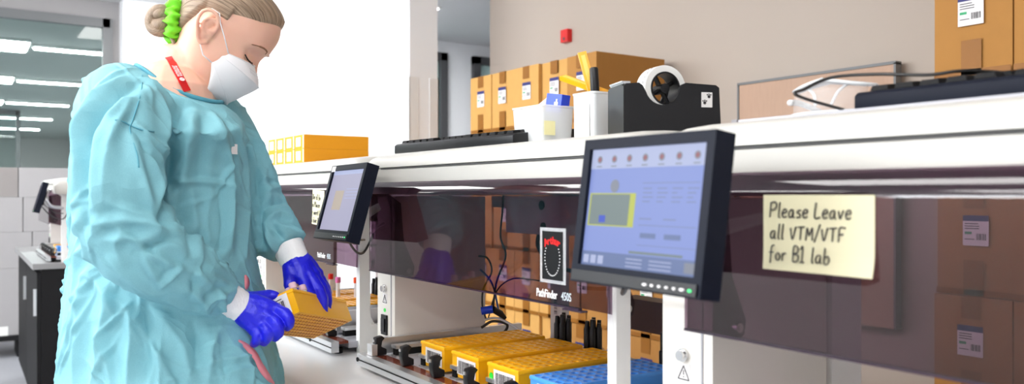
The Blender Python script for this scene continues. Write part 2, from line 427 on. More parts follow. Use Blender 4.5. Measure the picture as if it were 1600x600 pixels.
# ceiling lights of the lab (above the frame); some right-hand ones added as fill light
k = 0
for j, y in enumerate((-2.2, -.55, 1.35)):
    for i, x in enumerate((-6.9, -5.1, -3.3, -1.5, .3, 2.1)):
        if i == 5 and j == 2: continue
        if j == 2 and i > 0: continue
        t = thing('ceiling_light', 'unseen rectangular ceiling light panel, row %s of the lab, %s along' % (('first', 'second', 'third')[j], ('first', 'second', 'third', 'fourth', 'fifth', 'sixth')[i]), 'ceiling light', (x, y, 3.0), 'ceiling lights of the lab')
        bm = B(); box(bm, (x-.62, y-.32, 2.975), (x+.62, y+.32, 3.0)); obj('light_frame', bm, M['whiteenamel'], t)
        bm = B(); box(bm, (x-.59, y-.29, 2.968), (x+.59, y+.29, 2.9745)); obj('diffuser', bm, M['lampglow'], t)
for i, x in enumerate((-7.0, -4.9)):  # unseen panels; one of them added to brighten the corridor
    t = thing('ceiling_light', 'unseen rectangular ceiling light panel in the corridor, %s' % ('far one', 'near one')[i], 'ceiling light', (x, 3.4, 3.0), 'ceiling lights of the corridor')
    bm = B(); box(bm, (x-.32, 3.1, 2.98), (x+.32, 3.7, 3.0)); obj('light_frame', bm, M['whiteenamel'], t)
    bm = B(); box(bm, (x-.3, 3.12, 2.972), (x+.3, 3.68, 2.979)); obj('diffuser', bm, M['lampfar'], t)

# fire-alarm call point
t = thing('alarm_call_point', 'small red square alarm call point high on the wall above the brown cartons', 'alarm', (-3.41, 2.65, H+.83))
bm = B(); box(bm, (-3.44, 2.62, H+.795), (-3.38, 2.65, H+.861)); obj('alarm_housing', bm, M['redp'], t, bevel=.006)
bm = B(); disc(bm, plane_mtx((-3.41, 2.619, H+.812), (1, 0, 0), (0, 0, 1)), 0, 0, .008, 0, 0, th=.001); obj('press_button', bm, M['dark'], t)

# wooden board on the wall
t = thing('wall_board', 'pale wood-grain board mounted on the wall behind the nearest analyser', 'board', (-1.9, 2.62, H-.45))
bm = B(); box(bm, (-2.228, 2.60, H-.455), (-1.568, 2.625, H+.44)); obj('board_panel', bm, M['wood'], t, bevel=.003)
bm = B(); box(bm, (-2.236, 2.596, H+.436), (-1.56, 2.63, H+.446)); box(bm, (-1.568, 2.596, H-.455), (-1.56, 2.63, H+.44)); box(bm, (-2.236, 2.596, H-.455), (-2.228, 2.63, H+.44)); obj('edge_strip', bm, M['greyframe'], t)
bm = B(); box(bm, (-2.26, 2.59, H+.12), (-2.232, 2.65, H+.30)); obj('bracket', bm, M['greyplastic'], t, bevel=.004)
bm = B(); 
for z in (-.3, .3): box(bm, (-2.1, 2.62, H+z), (-1.7, 2.65, H+z+.04))
obj('batten', bm, M['wood'], t)

# ================================================================== BENCHES
BZ = H-.365
def bench(name, label, x0, x1, y0, y1, top, rgt):
    t = thing(name, label, 'bench', ((x0+x1)/2, (y0+y1)/2, 0))
    bm = B(); box(bm, (x0, y0, BZ-.03), (x1, y1, BZ)); obj('worktop', bm, top, t, bevel=.004)
    bm = B(); box(bm, (x0+.02, y0+.04, .1), (x1-.01, y1-.03, BZ-.0305)); obj('cupboard_body', bm, rgt, t, bevel=.003)
    bm = B(); box(bm, (x0+.05, y0+.09, 0), (x1-.05, y1-.05, .0995)); obj('plinth', bm, M['blackmatt'], t)
    n = int((x1-x0)/.6)
    for i in range(n):
        xa = x0+.02+(x1-x0-.03)*i/n; xb = x0+.02+(x1-x0-.03)*(i+1)/n
        bm = B(); box(bm, (xa+.004, y0+.02, .12), (xb-.004, y0+.0395, BZ-.05)); dr = obj('door', bm, rgt, t, bevel=.002)
        bm = B(); box(bm, (xb-.03, y0+.005, .62), (xb-.018, y0+.0195, .76)); obj('handle', bm, M['alu'], dr)
    return t
bench('lab_bench', 'long white lab bench carrying the row of analysers', -2.95, .75, .515, 1.22, M['bench'], M['whiteenamel'])
bench('lab_bench', 'far bench with grey top and black end panel at the left edge', -6.6, -4.93, .31, 1.0, M['benchgrey'], M['blackmatt'])

# ================================================================== ANALYSER
def z_(v): return v+H
def build_machine():
    L = (-1.2, .9, BZ)
    t = thing('lab_analyser', 'x', 'laboratory machine', L, 'sample-handling analysers')
    # tower
    bm = B(); box(bm, (-1.668, .764, z_(-.33)), (-1.582, .99, z_(-.006))); tw = obj('side_tower', bm, M['beige'], t, bevel=.004)
    bm = B(); box(bm, (-1.5835, .768, z_(-.31)), (-1.5805, .988, z_(-.305))); box(bm, (-1.60, .7625, z_(-.32)), (-1.5975, .766, z_(-.008))); obj('panel_seam', bm, M['greyplastic'], tw)
    bm = B(); cyl(bm, (-1.63, .764, z_(-.205)), (0, -1, 0), .0085, .004, 24); cyl(bm, (-1.63, .761, z_(-.205)), (0, -1, 0), .0065, .006, 24); obj('lock', bm, M['steel'], tw, smooth='auto')
    # warning triangle
    m = plane_mtx((-1.63, .7638, z_(-.228)), (1, 0, 0), (0, 0, 1)); bm = B()
    quad(bm, m, -.011, -.011, .011, .012, 0, 0)
    a = [(-.0095, -.008), (.0095, -.008), (0, .0095)]
    for i in range(3):
        p, q = a[i], a[(i+1) % 3]; tube(bm, [m @ Vector((*p, .0006)), m @ Vector((*q, .0006))], .0007, 6, mi=1)
    quad(bm, m, -.0007, -.002, .0007, .004, .0005, 1); quad(bm, m, -.0007, -.0055, .0007, -.0038, .0005, 1)
    obj('warning_label', bm, [M['label'], M['ink']], tw)
    bm = B(); cyl(bm, (-1.63, .764, z_(-.252)), (0, -1, 0), .004, .002, 16); obj('status_light', bm, mat('green_led', (.02, .3, .05), .3, emit=(.05, .8, .1), estr=.5), tw)
    bm = B(); box(bm, (-1.643, .760, z_(-.305)), (-1.617, .766, z_(-.262))); box(bm, (-1.638, .757, z_(-.298)), (-1.622, .761, z_(-.270))); obj('power_switch', bm, M['black'], tw, bevel=.0015)
    # rear column
    bm = B(); box(bm, (-1.607, 1.0, z_(-.365)), (-1.58, 1.068, z_(.02))); obj('rear_column', bm, M['whiteenamel'], t, bevel=.002)
    # cover
    prof = [(.722, -.0), (.716, .012), (.714, .03), (.713, .0485), (.719, .0495), (.719, .0525), (.713, .0535), (.714, .066), (.719, .074), (.732, .080), (.76, .0845), (.80, .087), (1.15, .088), (1.185, .08), (1.2, .06), (1.2, .0), (1.19, -.004)]
    bm = B(); rings = []
    x0, x1 = -1.635, -.762; Rr = .055
    xs = []
    for a in range(0, 7):
        th = a/6*math.pi/2; xs.append((x0+Rr*(1-math.sin(th)) if 0 else x0+Rr*(1-math.cos(math.pi/2-math.pi/2+th)), math.sin(th)))
    xs = [(x0+Rr*(1-math.cos(a/6*math.pi/2)), math.sin(a/6*math.pi/2)) for a in range(7)]
    xs = [(x0+Rr*(1-math.cos(a/6*math.pi/2)), .62+.38*math.sin(a/6*math.pi/2)) for a in range(7)]
    full = xs+[(x1-Rr*(1-math.cos((6-a)/6*math.pi/2)), .62+.38*math.sin((6-a)/6*math.pi/2)) for a in range(7)]
    for x, s in full:
        ring = []
        for (y, z) in prof:
            yy = .95+(y-.95)*(.975+.025*(s-.62)/.38); ring.append(bm.verts.new((x, yy, z_(z*s if z > 0 else z))))
        rings.append(ring)
    for a, b in zip(rings, rings[1:]):
        for k in range(len(prof)):
            bm.faces.new((a[k], a[(k+1) % len(prof)], b[(k+1) % len(prof)], b[k]))
    bm.faces.new(rings[0]); bm.faces.new(rings[-1][::-1]); bmesh.ops.recalc_face_normals(bm, faces=bm.faces)
    cv = obj('top_cover', bm, M['cover'], t, smooth='auto')
    bm = B(); box(bm, (-1.545, .7145, z_(.0497)), (-.79, .7188, z_(.0523))); obj('cover_groove', bm, M['groove'], cv)
    # visor
    x0, x1 = -1.565, -.875
    vp = [(.698, -.156), (.698, -.09), (.698, -.03), (.698, -.004), (.6985, .000), (.701, .008), (.706, .017), (.7115, .0235)]
    th = .004
    bm = B(); out = []; inn = []
    for i, (y, z) in enumerate(vp):
        p = Vector((y, z)); q = Vector(vp[min(i+1, len(vp)-1)])-Vector(vp[max(i-1, 0)]); n = Vector((q.y, -q.x)).normalized()
        out.append((y, z)); inn.append((p.x+n.x*th, p.y+n.y*th))
    poly = out+inn[::-1]
    prism(bm, [(y, z_(z)) for y, z in poly], 0, x0, x1)
    vs = obj('visor', bm, M['visor'], t, smooth='auto')
    for X in (x0, x1-.004):
        bm = B(); prism(bm, [(.7025, z_(-.156)), (.76, z_(-.170)), (.785, z_(-.178)), (.797, z_(-.172)), (.80, z_(-.155)), (.775, z_(-.10)), (.768, z_(-.02)), (.74, z_(.0)), (.7025, z_(.0))], 0, X, X+.004)
        wg = obj('side_wing', bm, M['visor'], vs)
        bm = B(); cyl(bm, (X-.001, .786, z_(-.163)), (1, 0, 0), .006, .008, 18); cyl(bm, (X+.006, .786, z_(-.163)), (1, 0, 0), .0035, .002, 6); obj('bolt', bm, M['steel'], wg, smooth='auto')
    bm = B(); box(bm, (x0, .697, z_(-.1585)), (x1, .7035, z_(-.156))); box(bm, (x1-.03, .692, z_(-.1605)), (x1+.012, .7035, z_(-.1585))); obj('edge_trim', bm, mat('dark_purple_edge', (.03, .012, .03), .3), vs)
    # lettering
    m = plane_mtx((-.932, .6975, z_(-.1435)), (1, 0, 0), (0, 0, 1)); bm = B()
    text_bm(bm, 'PathFinder', m @ Matrix.Translation((-.0165, 0, 0)), .0165, 0, .70, bold=.00018); text_bm(bm, '450S', m @ Matrix.Translation((.0295, 0, 0)), .0165, 1, .70)
    obj('lettering', bm, [M['whitetxt'], M['paleink']], vs)
    # C shaped side plate
    X = -.873
    outer = [(.758, -.365), (1.0, -.365), (1.0, .03), (.758, .03)]
    bm = B()
    pl = [(.758, .03), (.758, -.365), (.985, -.365), (1.0, -.35), (1.0, .03), (.965, .03), (.965, -.290)]
    arc = [(.82, -.307), (.805, -.305), (.793, -.297), (.786, -.285), (.7845, -.270)]
    pl = pl+[(.955, -.305)]+arc+[(.7845, .03)]
    prism(bm, [(y, z_(z)) for y, z in pl], 0, X, X+.006)
    sp = obj('side_plate', bm, M['whiteenamel'], t)
    bm = B(); box(bm, (X-.012, .7575, z_(-.365)), (X+.0, .764, z_(.02))); obj('plate_flange', bm, M['whiteenamel'], sp, bevel=.001)
    bm = B()
    for z, y in ((-.13, .772), (-.30, .79), (-.34, .80), (-.05, .772)): cyl(bm, (X+.006, y, z_(z)), (1, 0, 0), .0025, .0012, 10)
    obj('screw', bm, M['steel'], sp)
    # deck
    bm = B(); box(bm, (-1.60, .735, z_(-.352)), (-.876, 1.12, z_(-.338))); obj('deck_plate', bm, M['greyplastic'], t, bevel=.001)
    bm = B(); box(bm, (-1.60, .709, z_(-.341)), (-.876, .7345, z_(-.335))); obj('amber_strip', bm, M['amber'], t)
    bm = B(); box(bm, (-1.61, .690, z_(-.358)), (-.868, .7085, z_(-.334))); rl = obj('front_rail', bm, M['alu'], t, bevel=.002)
    bm = B(); box(bm, (-1.61, .6885, z_(-.347)), (-.868, .691, z_(-.345)));
    for x in (-1.605, -1.3, -1.0): cyl(bm, (x, .691, z_(-.3465)), (0, -1, 0), .0045, .003, 12)
    obj('rail_slot', bm, M['blackmatt'], rl)
    bm = B()
    for x in (-1.58, -.90):
        for y in (.72, 1.1): cyl(bm, (x, y, BZ), (0, 0, 1), .010, .012, 12)
    obj('foot', bm, M['blackmatt'], t, label='black rubber feet')
    # clips
    for i in range(6):
        x = -1.565+.123*i; y = .712
        bm = B(); prism(bm, [(y, z_(-.334)), (y+.022, z_(-.334)), (y+.022, z_(-.322)), (y+.010, z_(-.316)), (y+.012, z_(-.305)), (y+.018, z_(-.299)), (y+.012, z_(-.294)), (y-.002, z_(-.297)), (y-.004, z_(-.315))], 0, x-.008, x+.008)
        c = obj('rack_clip', bm, M['black'], t, bevel=.002)
        bm = B(); box(bm, (x-.003, y-.006, z_(-.306)), (x+.003, y-.0035, z_(-.301))); obj('clip_mark', bm, M['alu'], c)
    # carrier rails between racks
    for i in range(6):
        x = -1.553+.123*i
        bm = B(); box(bm, (x, .742, z_(-.338)), (x+.022, .99, z_(-.333))); box(bm, (x+.004, .744, z_(-.3335)), (x+.018, .985, z_(-.318)), 1); box(bm, (x, .742, z_(-.319)), (x+.022, .99, z_(-.312))); obj('carrier_rail', bm, [M['alu'], M['blackmatt']], t)
    bm = B(); box(bm, (-1.58, .70, z_(-.333)), (-1.556, .712, z_(-.31))); box(bm, (-1.58, .715, z_(-.333)), (-1.566, 1.08, z_(-.300))); box(bm, (-1.5655, .76, z_(-.322)), (-1.5645, .95, z_(-.314)), 1); obj('side_rail', bm, [M['alu'], M['blackmatt']], t, bevel=.001)
    # inside: moving head, post with barcode, grippers
    bm = B(); box(bm, (-1.285, .85, z_(-.072)), (-1.117, .96, z_(-.004))); hd = obj('moving_head', bm, M['whiteenamel'], t, bevel=.012, seg=3)
    bm = B(); 
    for (x, z) in ((-1.17, -.02), (-1.165, -.058)): cyl(bm, (x, .8505, z_(z)), (0, -1, 0), .008, .002, 16)
    obj('cable_port', bm, M['blackmatt'], hd)
    bm = B(); box(bm, (-1.30, .97, z_(-.004)), (-1.10, 1.02, z_(.02))); box(bm, (-1.57, 1.0, z_(-.03)), (-.88, 1.03, z_(-.005))); obj('gantry_beam', bm, M['alu'], t, bevel=.002)
    bm = B(); box(bm, (-1.40, 1.04, z_(-.335)), (-1.362, 1.06, z_(-.03))); po = obj('inner_post', bm, M['whiteenamel'], t, bevel=.002)
    m = plane_mtx((-1.381, 1.0395, z_(-.235)), (0, 0, 1), (-1, 0, 0)); bm = B(); quad(bm, m, -.022, -.008, .022, .008, 0, 0)
    barcode(bm, m, -.018, -.005, .018, .005, .0005, 1, random.Random(3)); obj('barcode_label', bm, [M['label'], M['ink']], po)
    for (x, y) in ((-1.318, 1.01), (-1.235, 1.02)):
        bm = B()
        for k in range(6):
            a = k*math.pi/3+.3; xx, yy = x+.013*math.cos(a), y+.013*math.sin(a)
            tube(bm, [(xx, yy, z_(-.300)), (xx, yy, z_(-.262)), (xx, yy, z_(-.258)), (xx+.001, yy, z_(-.25+.004*(k % 3)))], [.0062, .0062, .0045, .004], 12, mi=0)
        tube(bm, [(x, y, z_(-.30)), (x, y, z_(-.245))], .006, 12)
        cyl(bm, (x, y, z_(-.312)), (0, 0, 1), .022, .012, 24, 1)
        obj('gripper_cluster', bm, [M['black'], M['steel']], t, smooth='auto')
    bm = B(); box(bm, (-1.34, .985, z_(-.338)), (-1.10, 1.06, z_(-.312))); obj('gripper_base', bm, M['cover'], t, bevel=.003)
    bm = B(); box(bm, (-1.14, 1.0, z_(-.243)), (-.98, 1.045, z_(-.188))); obj('motor_housing', bm, mat('dark_brown_plastic', (.03, .015, .02), .4), t, bevel=.003)
    bm = B(); tube(bm, [(-1.02, 1.0, z_(-.31)), (-1.02, 1.0, z_(-.27)), (-1.02, 1.0, z_(-.268)), (-1.02, 1.0, z_(-.24)), (-1.018, 1.0, z_(-.235)), (-1.018, 1.0, z_(-.215))], [.009, .009, .007, .007, .003, .003], 14); obj('probe', bm, M['black'], t, smooth='auto')
    # black hose inside
    bm = B(); tube(bm, spline([(-1.24, .90, z_(-.06)), (-1.25, .90, z_(-.10)), (-1.20, .91, z_(-.135)), (-1.12, .93, z_(-.14))], 8), .004, 8); obj('hose', bm, M['cable'], t, smooth=True)
    return t

m2 = build_machine()
PITCH = -.886
m2['label'] = 'middle analyser with a picture card on its visor and four tube racks on its deck'
m1 = dup(m2, (PITCH, 0, 0), 'far analyser of the bench row, behind the worker\'s hands, with yellow cartons on its top')
m3 = dup(m2, (-PITCH, 0, 0), 'nearest analyser at the right, with a large handwritten note on its purple visor')
m4 = dup(m2, (-4.13, -.31, 0), 'distant analyser on the black-ended bench at the left edge', skip=('lettering',))
# the nearest one is without the deck fittings that would be seen through its clear part
def strip_kids(root, names):
    for c in KIDS(root):
        if c.name.split('.')[0] in names:
            for g in KIDS(c): bpy.data.objects.remove(g)
            bpy.data.objects.remove(c)
for q in (m1, m2, m4): strip_kids(q, ('rear_column',))
strip_kids(m3, ('gantry_beam', 'moving_head', 'hose', 'inner_post', 'gripper_cluster', 'gripper_base', 'motor_housing', 'probe'))

# ================================================================== RACKS
def rack_bm(well=True, W=.092, Lg=.23, Hh=.046, nx=5, ny=12):
    """open-topped block of wells; x width, y length, z height from 0"""
    bm = B(); rx = .0068; n = 12
    cw, cl = W/nx, Lg/ny; top = Hh
    grid = {}
    def gv(i, j):
        if (i, j) not in grid: grid[(i, j)] = bm.verts.new((i*cw/2, j*cl/2, top))
        return grid[(i, j)]
    for i in range(nx):
        for j in range(ny):
            cx, cy = (i+.5)*cw, (j+.5)*cl
            ring = []; low = []
            for k in range(n):
                a = 2*math.pi*k/n+math.pi/n*0; ring.append(bm.verts.new((cx+rx*math.cos(a), cy+rx*math.sin(a), top)))
                low.append(bm.verts.new((cx+rx*.93*math.cos(a), cy+rx*.93*math.sin(a), top-.017)))
            # boundary of the cell, 8 points anticlockwise from +x
            bd = [gv(2*i+2, 2*j+1), gv(2*i+2, 2*j+2), gv(2*i+1, 2*j+2), gv(2*i, 2*j+2), gv(2*i, 2*j+1), gv(2*i, 2*j), gv(2*i+1, 2*j), gv(2*i+2, 2*j)]
            # ring index for each quarter: 12 ring points, 8 boundary points
            for q in range(4):
                r0, r1, r2, r3 = [ring[(3*q+s) % n] for s in range(4)]; b0, b1, b2 = bd[2*q], bd[(2*q+1) % 8], bd[(2*q+2) % 8]
                bm.faces.new((r0, b0, b1, r1)); bm.faces.new((r1, b1, r2)); bm.faces.new((r2, b1, b2, r3))
            for k in range(n):
                f = bm.faces.new((ring[k], ring[(k+1) % n], low[(k+1) % n], low[k])); f.material_index = 0
            bm.faces.new(low).material_index = 1
    bm.verts.ensure_lookup_table()
    # skirt
    per = [(i, 0) for i in range(2*nx)]+[(2*nx, j) for j in range(2*ny)]+[(i, 2*ny) for i in range(2*nx, 0, -1)]+[(0, j) for j in range(2*ny, 0, -1)]
    rings = [[grid[p] for p in per]]
    for (g, z) in ((.0012, top-.002), (.0012, top-.006), (.0, top-.0065), (.0, .002), (-.001, 0)):
        rr = []
        for p in per:
            x, y = p[0]*cw/2, p[1]*cl/2
            x += -g if p[0] == 0 else (g if p[0] == 2*nx else 0); y += -g if p[1] == 0 else (g if p[1] == 2*ny else 0)
            rr.append(bm.verts.new((x, y, z)))
        rings.append(rr)
    for a, b in zip(rings, rings[1:]):
        for k in range(len(a)): bm.faces.new((a[k], b[k], b[(k+1) % len(a)], a[(k+1) % len(a)]))
    bm.faces.new(rings[-1][::-1])
    bmesh.ops.recalc_face_normals(bm, faces=bm.faces)
    return bm

def make_rack(label, loc, mats, rot=None, green=False, seed=1, lab=True, group='racks on the middle analyser'):
    t = thing('tube_rack', label, 'tube rack', loc, group, rot)
    bm = rack_bm(); bm.transform(t.matrix_basis); o = obj('rack_block', bm, mats, t, smooth='auto')
    if lab:
        m = t.matrix_basis @ plane_mtx((.052, -.0012, .022), (1, 0, 0), (0, 0, 1)); bm = B()
        quad(bm, m, -.032, -.015, .032, .015, 0, 0); barcode(bm, m, -.026, -.013, .027, .010, .0005, 1, random.Random(seed)); obj('barcode_label', bm, [M['label'], M['ink']], t)
        if green:
            m = t.matrix_basis @ plane_mtx((.0125, -.0014, .024), (1, 0, 0), (0, 0, 1)); bm = B(); disc(bm, m, 0, 0, .006); obj('green_sticker', bm, mat('green_dot', srgb(40, 210, 60), .5), t)
    return t
RZ = H-.3325
OR = [M['orange'], M['well']]; BL = [M['blue'], M['bluewell']]
xs_ = (-1.43, -1.309, -1.186, -1.060)
r1 = make_rack('orange tube rack, leftmost of the three on the middle analyser deck', (xs_[0], .748, RZ), OR, seed=1)
r2 = make_rack('orange tube rack, middle one of three on the middle analyser deck', (xs_[1], .748, RZ), OR, seed=2)
r3 = make_rack('orange tube rack with a green dot, beside the blue rack', (xs_[2], .748, RZ), OR, seed=3, green=True)
r4 = make_rack('blue tube rack behind the white post, next to the orange racks', (xs_[3], .748, RZ), BL, seed=4)
for i, (r, nm) in enumerate(zip((r1, r2, r3), ('leftmost', 'middle', 'rightmost'))):
    dup(r, (PITCH, 0, 0), 'orange tube rack, %s on the deck of the far bench analyser' % nm, 'racks on the far bench analyser')
dup(r2, (PITCH-.0+.246, 0, .0), 'orange tube rack beside the white side plate of the far bench analyser', 'racks on the far bench analyser') if 0 else None
dup(r4, (-4.13, -.31, 0), 'blue tube rack on the deck of the distant analyser', 'racks on the distant analyser')
dup(r3, (-4.13, -.31, 0), 'orange tube rack on the deck of the distant analyser', 'racks on the distant analyser')

# black reader box on the far analyser's deck
t = thing('reader_box', 'small black box with a yellow warning strip on the far analyser deck', 'device', (-1.87, .80, RZ))
bm = B(); box(bm, (-1.93, .745, RZ), (-1.86, .90, RZ+.05)); obj('box_body', bm, M['black'], t, bevel=.003)
bm = B(); box(bm, (-1.925, .7435, RZ+.002), (-1.875, .7445, RZ+.007)); obj('yellow_strip', bm, mat('yellow_tape', srgb(240, 210, 30), .4), t)
bm = B(); box(bm, (-1.862, .744, RZ+.0), (-1.857, .90, RZ+.052)); obj('metal_plate', bm, M['alu'], t)

# tubes with coloured caps standing in the racks of the far analyser
def tube_thing(label, c, z, capm, liq=None, group=None, h=.055, up=(0, 0, 1), r=.0058):
    c = Vector((c[0], c[1], z)); up = Vector(up).normalized()
    t = thing('sample_tube', label, 'sample tube', c, group)
    bm = B(); tube(bm, [c, c+up*.004, c+up*h], [r*.5, r, r], 14); obj('tube_body', bm, M['frost'], t, smooth='auto')
    bm = B(); tube(bm, [c+up*h, c+up*(h+.002), c+up*(h+.014), c+up*(h+.016)], [r*1.15, r*1.3, r*1.3, r*1.05], 14); obj('cap', bm, capm, t, smooth='auto')
    return t
pinkc = mat('pink_cap', srgb(220, 120, 190), .4); org = mat('red_orange_cap', srgb(240, 84, 24), .4)
TW = [(r, i, j) for r, i, j in ((0, 1, 2, ), (0, 2, 3), (0, 3, 2), (0, 4, 4), (1, 0, 3), (1, 1, 6), (0, 2, 7), (1, 3, 8))]
for k, (r, i, j) in enumerate(TW):
    x = xs_[r]+PITCH+.0184*(i+.5); y = .748+.01917*(j+.5)
    nm = ('red', 'pink', 'orange')[(k*2) % 3]
    tube_thing('%s-capped sample tube standing in the %s rack of the far bench analyser, %s row' % (nm, ('leftmost', 'middle')[r], ('front', 'front', 'second', 'third', 'fourth', 'fifth', 'sixth', 'seventh', 'rearmost')[j]), (x, y), RZ+.030, {'red': M['redp'], 'pink': pinkc, 'orange': org}[nm], group='capped tubes in the far racks')

# ================================================================== BOXES
def ordn(i): return ('first', 'second', 'third', 'fourth', 'fifth', 'sixth', 'seventh', 'eighth')[i]
def carton(label, x0, y0, z0, w, d, h, group, pale=False, text=True, front='y', seed=0, lab=(.35, .55)):
    rnd = random.Random(seed)
    t = thing('cardboard_box', label, 'box', (x0+w/2, y0+d/2, z0), group)
    e = .0015
    bm = B(); box(bm, (x0+e, y0+rnd.uniform(0, .008), z0+.0008), (x0+w-e, y0+d, z0+h-.0008)); obj('carton', bm, M['cardpale'] if pale else M['card'], t, bevel=.004)
    m = plane_mtx((x0+w/2, y0-.0006, z0), (1, 0, 0), (0, 0, 1))
    bm = B(); quad(bm, m, -.026, .0, .026, h*.33, 0, 0); quad(bm, m, -.026, h*.80, .026, h-.001, 0, 0); quad(bm, m, -w/2+.003, .002, w/2-.003, .018, 0, 0)
    box(bm, (x0+w/2-.026, y0+.0, z0+h-.0008), (x0+w/2+.026, y0+d, z0+h), 0)
    obj('packing_tape', bm, M['tape'], t)
    m = plane_mtx((x0+w*.52+rnd.uniform(-.008, .008), y0-.0014, z0+h*.60), (1, 0, 0), (0, 0, 1)); bm = B()
    lw, lh = .033, .040
    quad(bm, m, -lw, -lh, lw, lh, 0, 0); quad(bm, m, -lw, lh*.62, lw, lh, .0005, 1)
    quad(bm, m, -lw*.85, -lh*.25, -lw*.3, -lh*.08, .0005, 2)
    barcode(bm, m, lw*.05, -lh*.62, lw*.8, -lh*.2, .0005, 3, rnd)
    for q in range(3): quad(bm, m, -lw*.85, lh*(.42-.16*q), lw*(.1+.2*rnd.random()), lh*(.42-.16*q)+.0022, .0005, 3)
    quad(bm, m, -lw*.85, -lh*.6, -lw*.1, -lh*.6+.002, .0005, 3)
    obj('shipping_label', bm, [M['label'], M['navyink'], M['green'], M['ink']], t)
    return t
BW, BH = .2024, .2897
z_top = H+.599
rows = ['top', 'second', 'third', 'fourth', 'fifth', 'bottom']
def stackset(xs0, n_by_row, z_top, grp, desc, seed0, pale_cols=0):
    for r, n in enumerate(n_by_row):
        z0 = z_top-BH*(r+1)
        for c in range(n):
            carton('brown carton, %s layer of %s, %s from left' % (rows[r], desc, ordn(c)), xs0+BW*c, 2.2+(.012 if (c*7+r*3) % 4 == 1 else 0), z0, BW, .40, BH, grp, pale=(c < pale_cols), seed=seed0+r*10+c)
    return z_top-BH*len(n_by_row)
zb = stackset(-3.661, (5, 5, 7, 7, 7, 7), z_top, 'cartons stacked behind the middle analyser', 'wide stack by the wall', 100, 4)
t = thing('pallet', 'low wooden pallet under the wide carton stack by the wall', 'pallet', (-2.95, 2.4, 0))
def pallet(t, x0, x1, top):
    bm = B()
    for k in range(5): box(bm, (x0, 2.2+.4*k/5+.005, top-.018), (x1, 2.2+.4*(k+1)/5-.01, top))
    obj('deck_board', bm, M['wood'], t)
    for x in (x0, (x0+x1)/2-.04, x1-.08):
        bm = B(); box(bm, (x, 2.2, 0), (x+.08, 2.6, top-.0185)); obj('runner', bm, M['wood'], t)
pallet(t, -3.68, -2.22, zb)
z_top_r = z_top+BH
# right stack: taller
rows = ['top', 'second', 'third', 'fourth', 'fifth', 'sixth', 'bottom']
zb = stackset(-1.214, (3, 3, 3, 3, 3, 3, 3), z_top_r, 'cartons stacked at the right', 'tall right-hand stack', 300)
t = thing('pallet', 'low wooden pallet under the tall carton stack at the right', 'pallet', (-.9, 2.4, 0)); pallet(t, -1.23, -.59, zb)

# white cartons far left
def wcarton(label, y0, y1, z0, z1, dark=False, lab=False, x=-7.4):
    t = thing('white_carton', label, 'box', (x-.15, (y0+y1)/2, H+z0), 'white cartons by the far glazing')
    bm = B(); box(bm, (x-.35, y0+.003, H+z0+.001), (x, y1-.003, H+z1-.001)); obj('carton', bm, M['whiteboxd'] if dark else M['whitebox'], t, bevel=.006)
    m = plane_mtx((x+.0006, (y0+y1)/2, H+z0), (0, 1, 0), (0, 0, 1)); bm = B(); quad(bm, m, -.03, 0, .03, .07, 0, 0); obj('tape_strip', bm, M['tapewhite'], t)
    if lab:
        m = plane_mtx((x+.001, (y0+y1)/2-.1, H+z0+.3), (0, 1, 0), (0, 0, 1)); bm = B(); quad(bm, m, -.07, -.1, .07, .1, 0, 0)
        for q in range(4): quad(bm, m, -.05, .06-.04*q, .04, .066-.04*q, .0005, 1)
        obj('address_label', bm, [M['label'], M['paleink']], t)
wcarton('grey-white carton at the left edge, top layer of the white stack', -.10, .369, -.025, .205, True)
wcarton('white carton in the top layer of the white stack, behind the distant analyser', .369, .80, -.025, .205)
wcarton('white carton at the left edge, second layer of the white stack', -.10, .40, -.295, -.025)
wcarton('white carton in the second layer of the white stack, right one', .40, .82, -.295, -.025)
wcarton('white carton at the left edge, third layer of the white stack', -.05, .463, -.575, -.295)
wcarton('white carton in the third layer of the white stack, right one', .463, .90, -.575, -.295)
wcarton('tall white carton with an address label at the base of the white stack', .06, .484, -1.09, -.575, lab=True)
wcarton('tall white carton at the base of the white stack, beside the black bench', .484, .92, -1.09, -.575)
t = thing('black_pallet', 'low black plastic pallet under the white cartons', 'pallet', (-7.6, .4, 0))
bm = B(); box(bm, (-7.78, -.15, .13), (-7.38, .95, .1695)); obj('deck', bm, M['blackmatt'], t, bevel=.004)
for y in (-.12, .36, .83):
    bm = B(); box(bm, (-7.76, y, 0), (-7.40, y+.1, .1295)); obj('runner', bm, M['blackmatt'], t)
wcarton_ = None

# yellow cartons on the far analyser
CT = H+.0885
for r in range(2):
    for c in range(4):
        x0 = -2.557+.0805*c; z0 = H+.083+.0395*r+.006; y0 = .80
        t = thing('yellow_carton', 'flat yellow carton, %s layer, %s from the left on the far analyser top' % (('lower', 'upper')[r], ordn(c)), 'box', (x0+.04, y0+.1, z0), 'yellow cartons on the far analyser')
        bm = B(); box(bm, (x0+.0008, y0, z0), (x0+.0797, y0+.195, z0+.0392)); obj('carton', bm, M['yellowbox'], t, bevel=.0015)
        m = plane_mtx((x0+.04, y0-.0005, z0+.0195), (1, 0, 0), (0, 0, 1)); bm = B()
        quad(bm, m, -.026, -.013, .012, .013, 0, 0); quad(bm, m, .030, -.018, .037, .018, 0, 0); disc(bm, m, -.007, 0, .008, .0005, 1, r_in=.0065); obj('end_label', bm, [M['label'], M['paleink']], t)

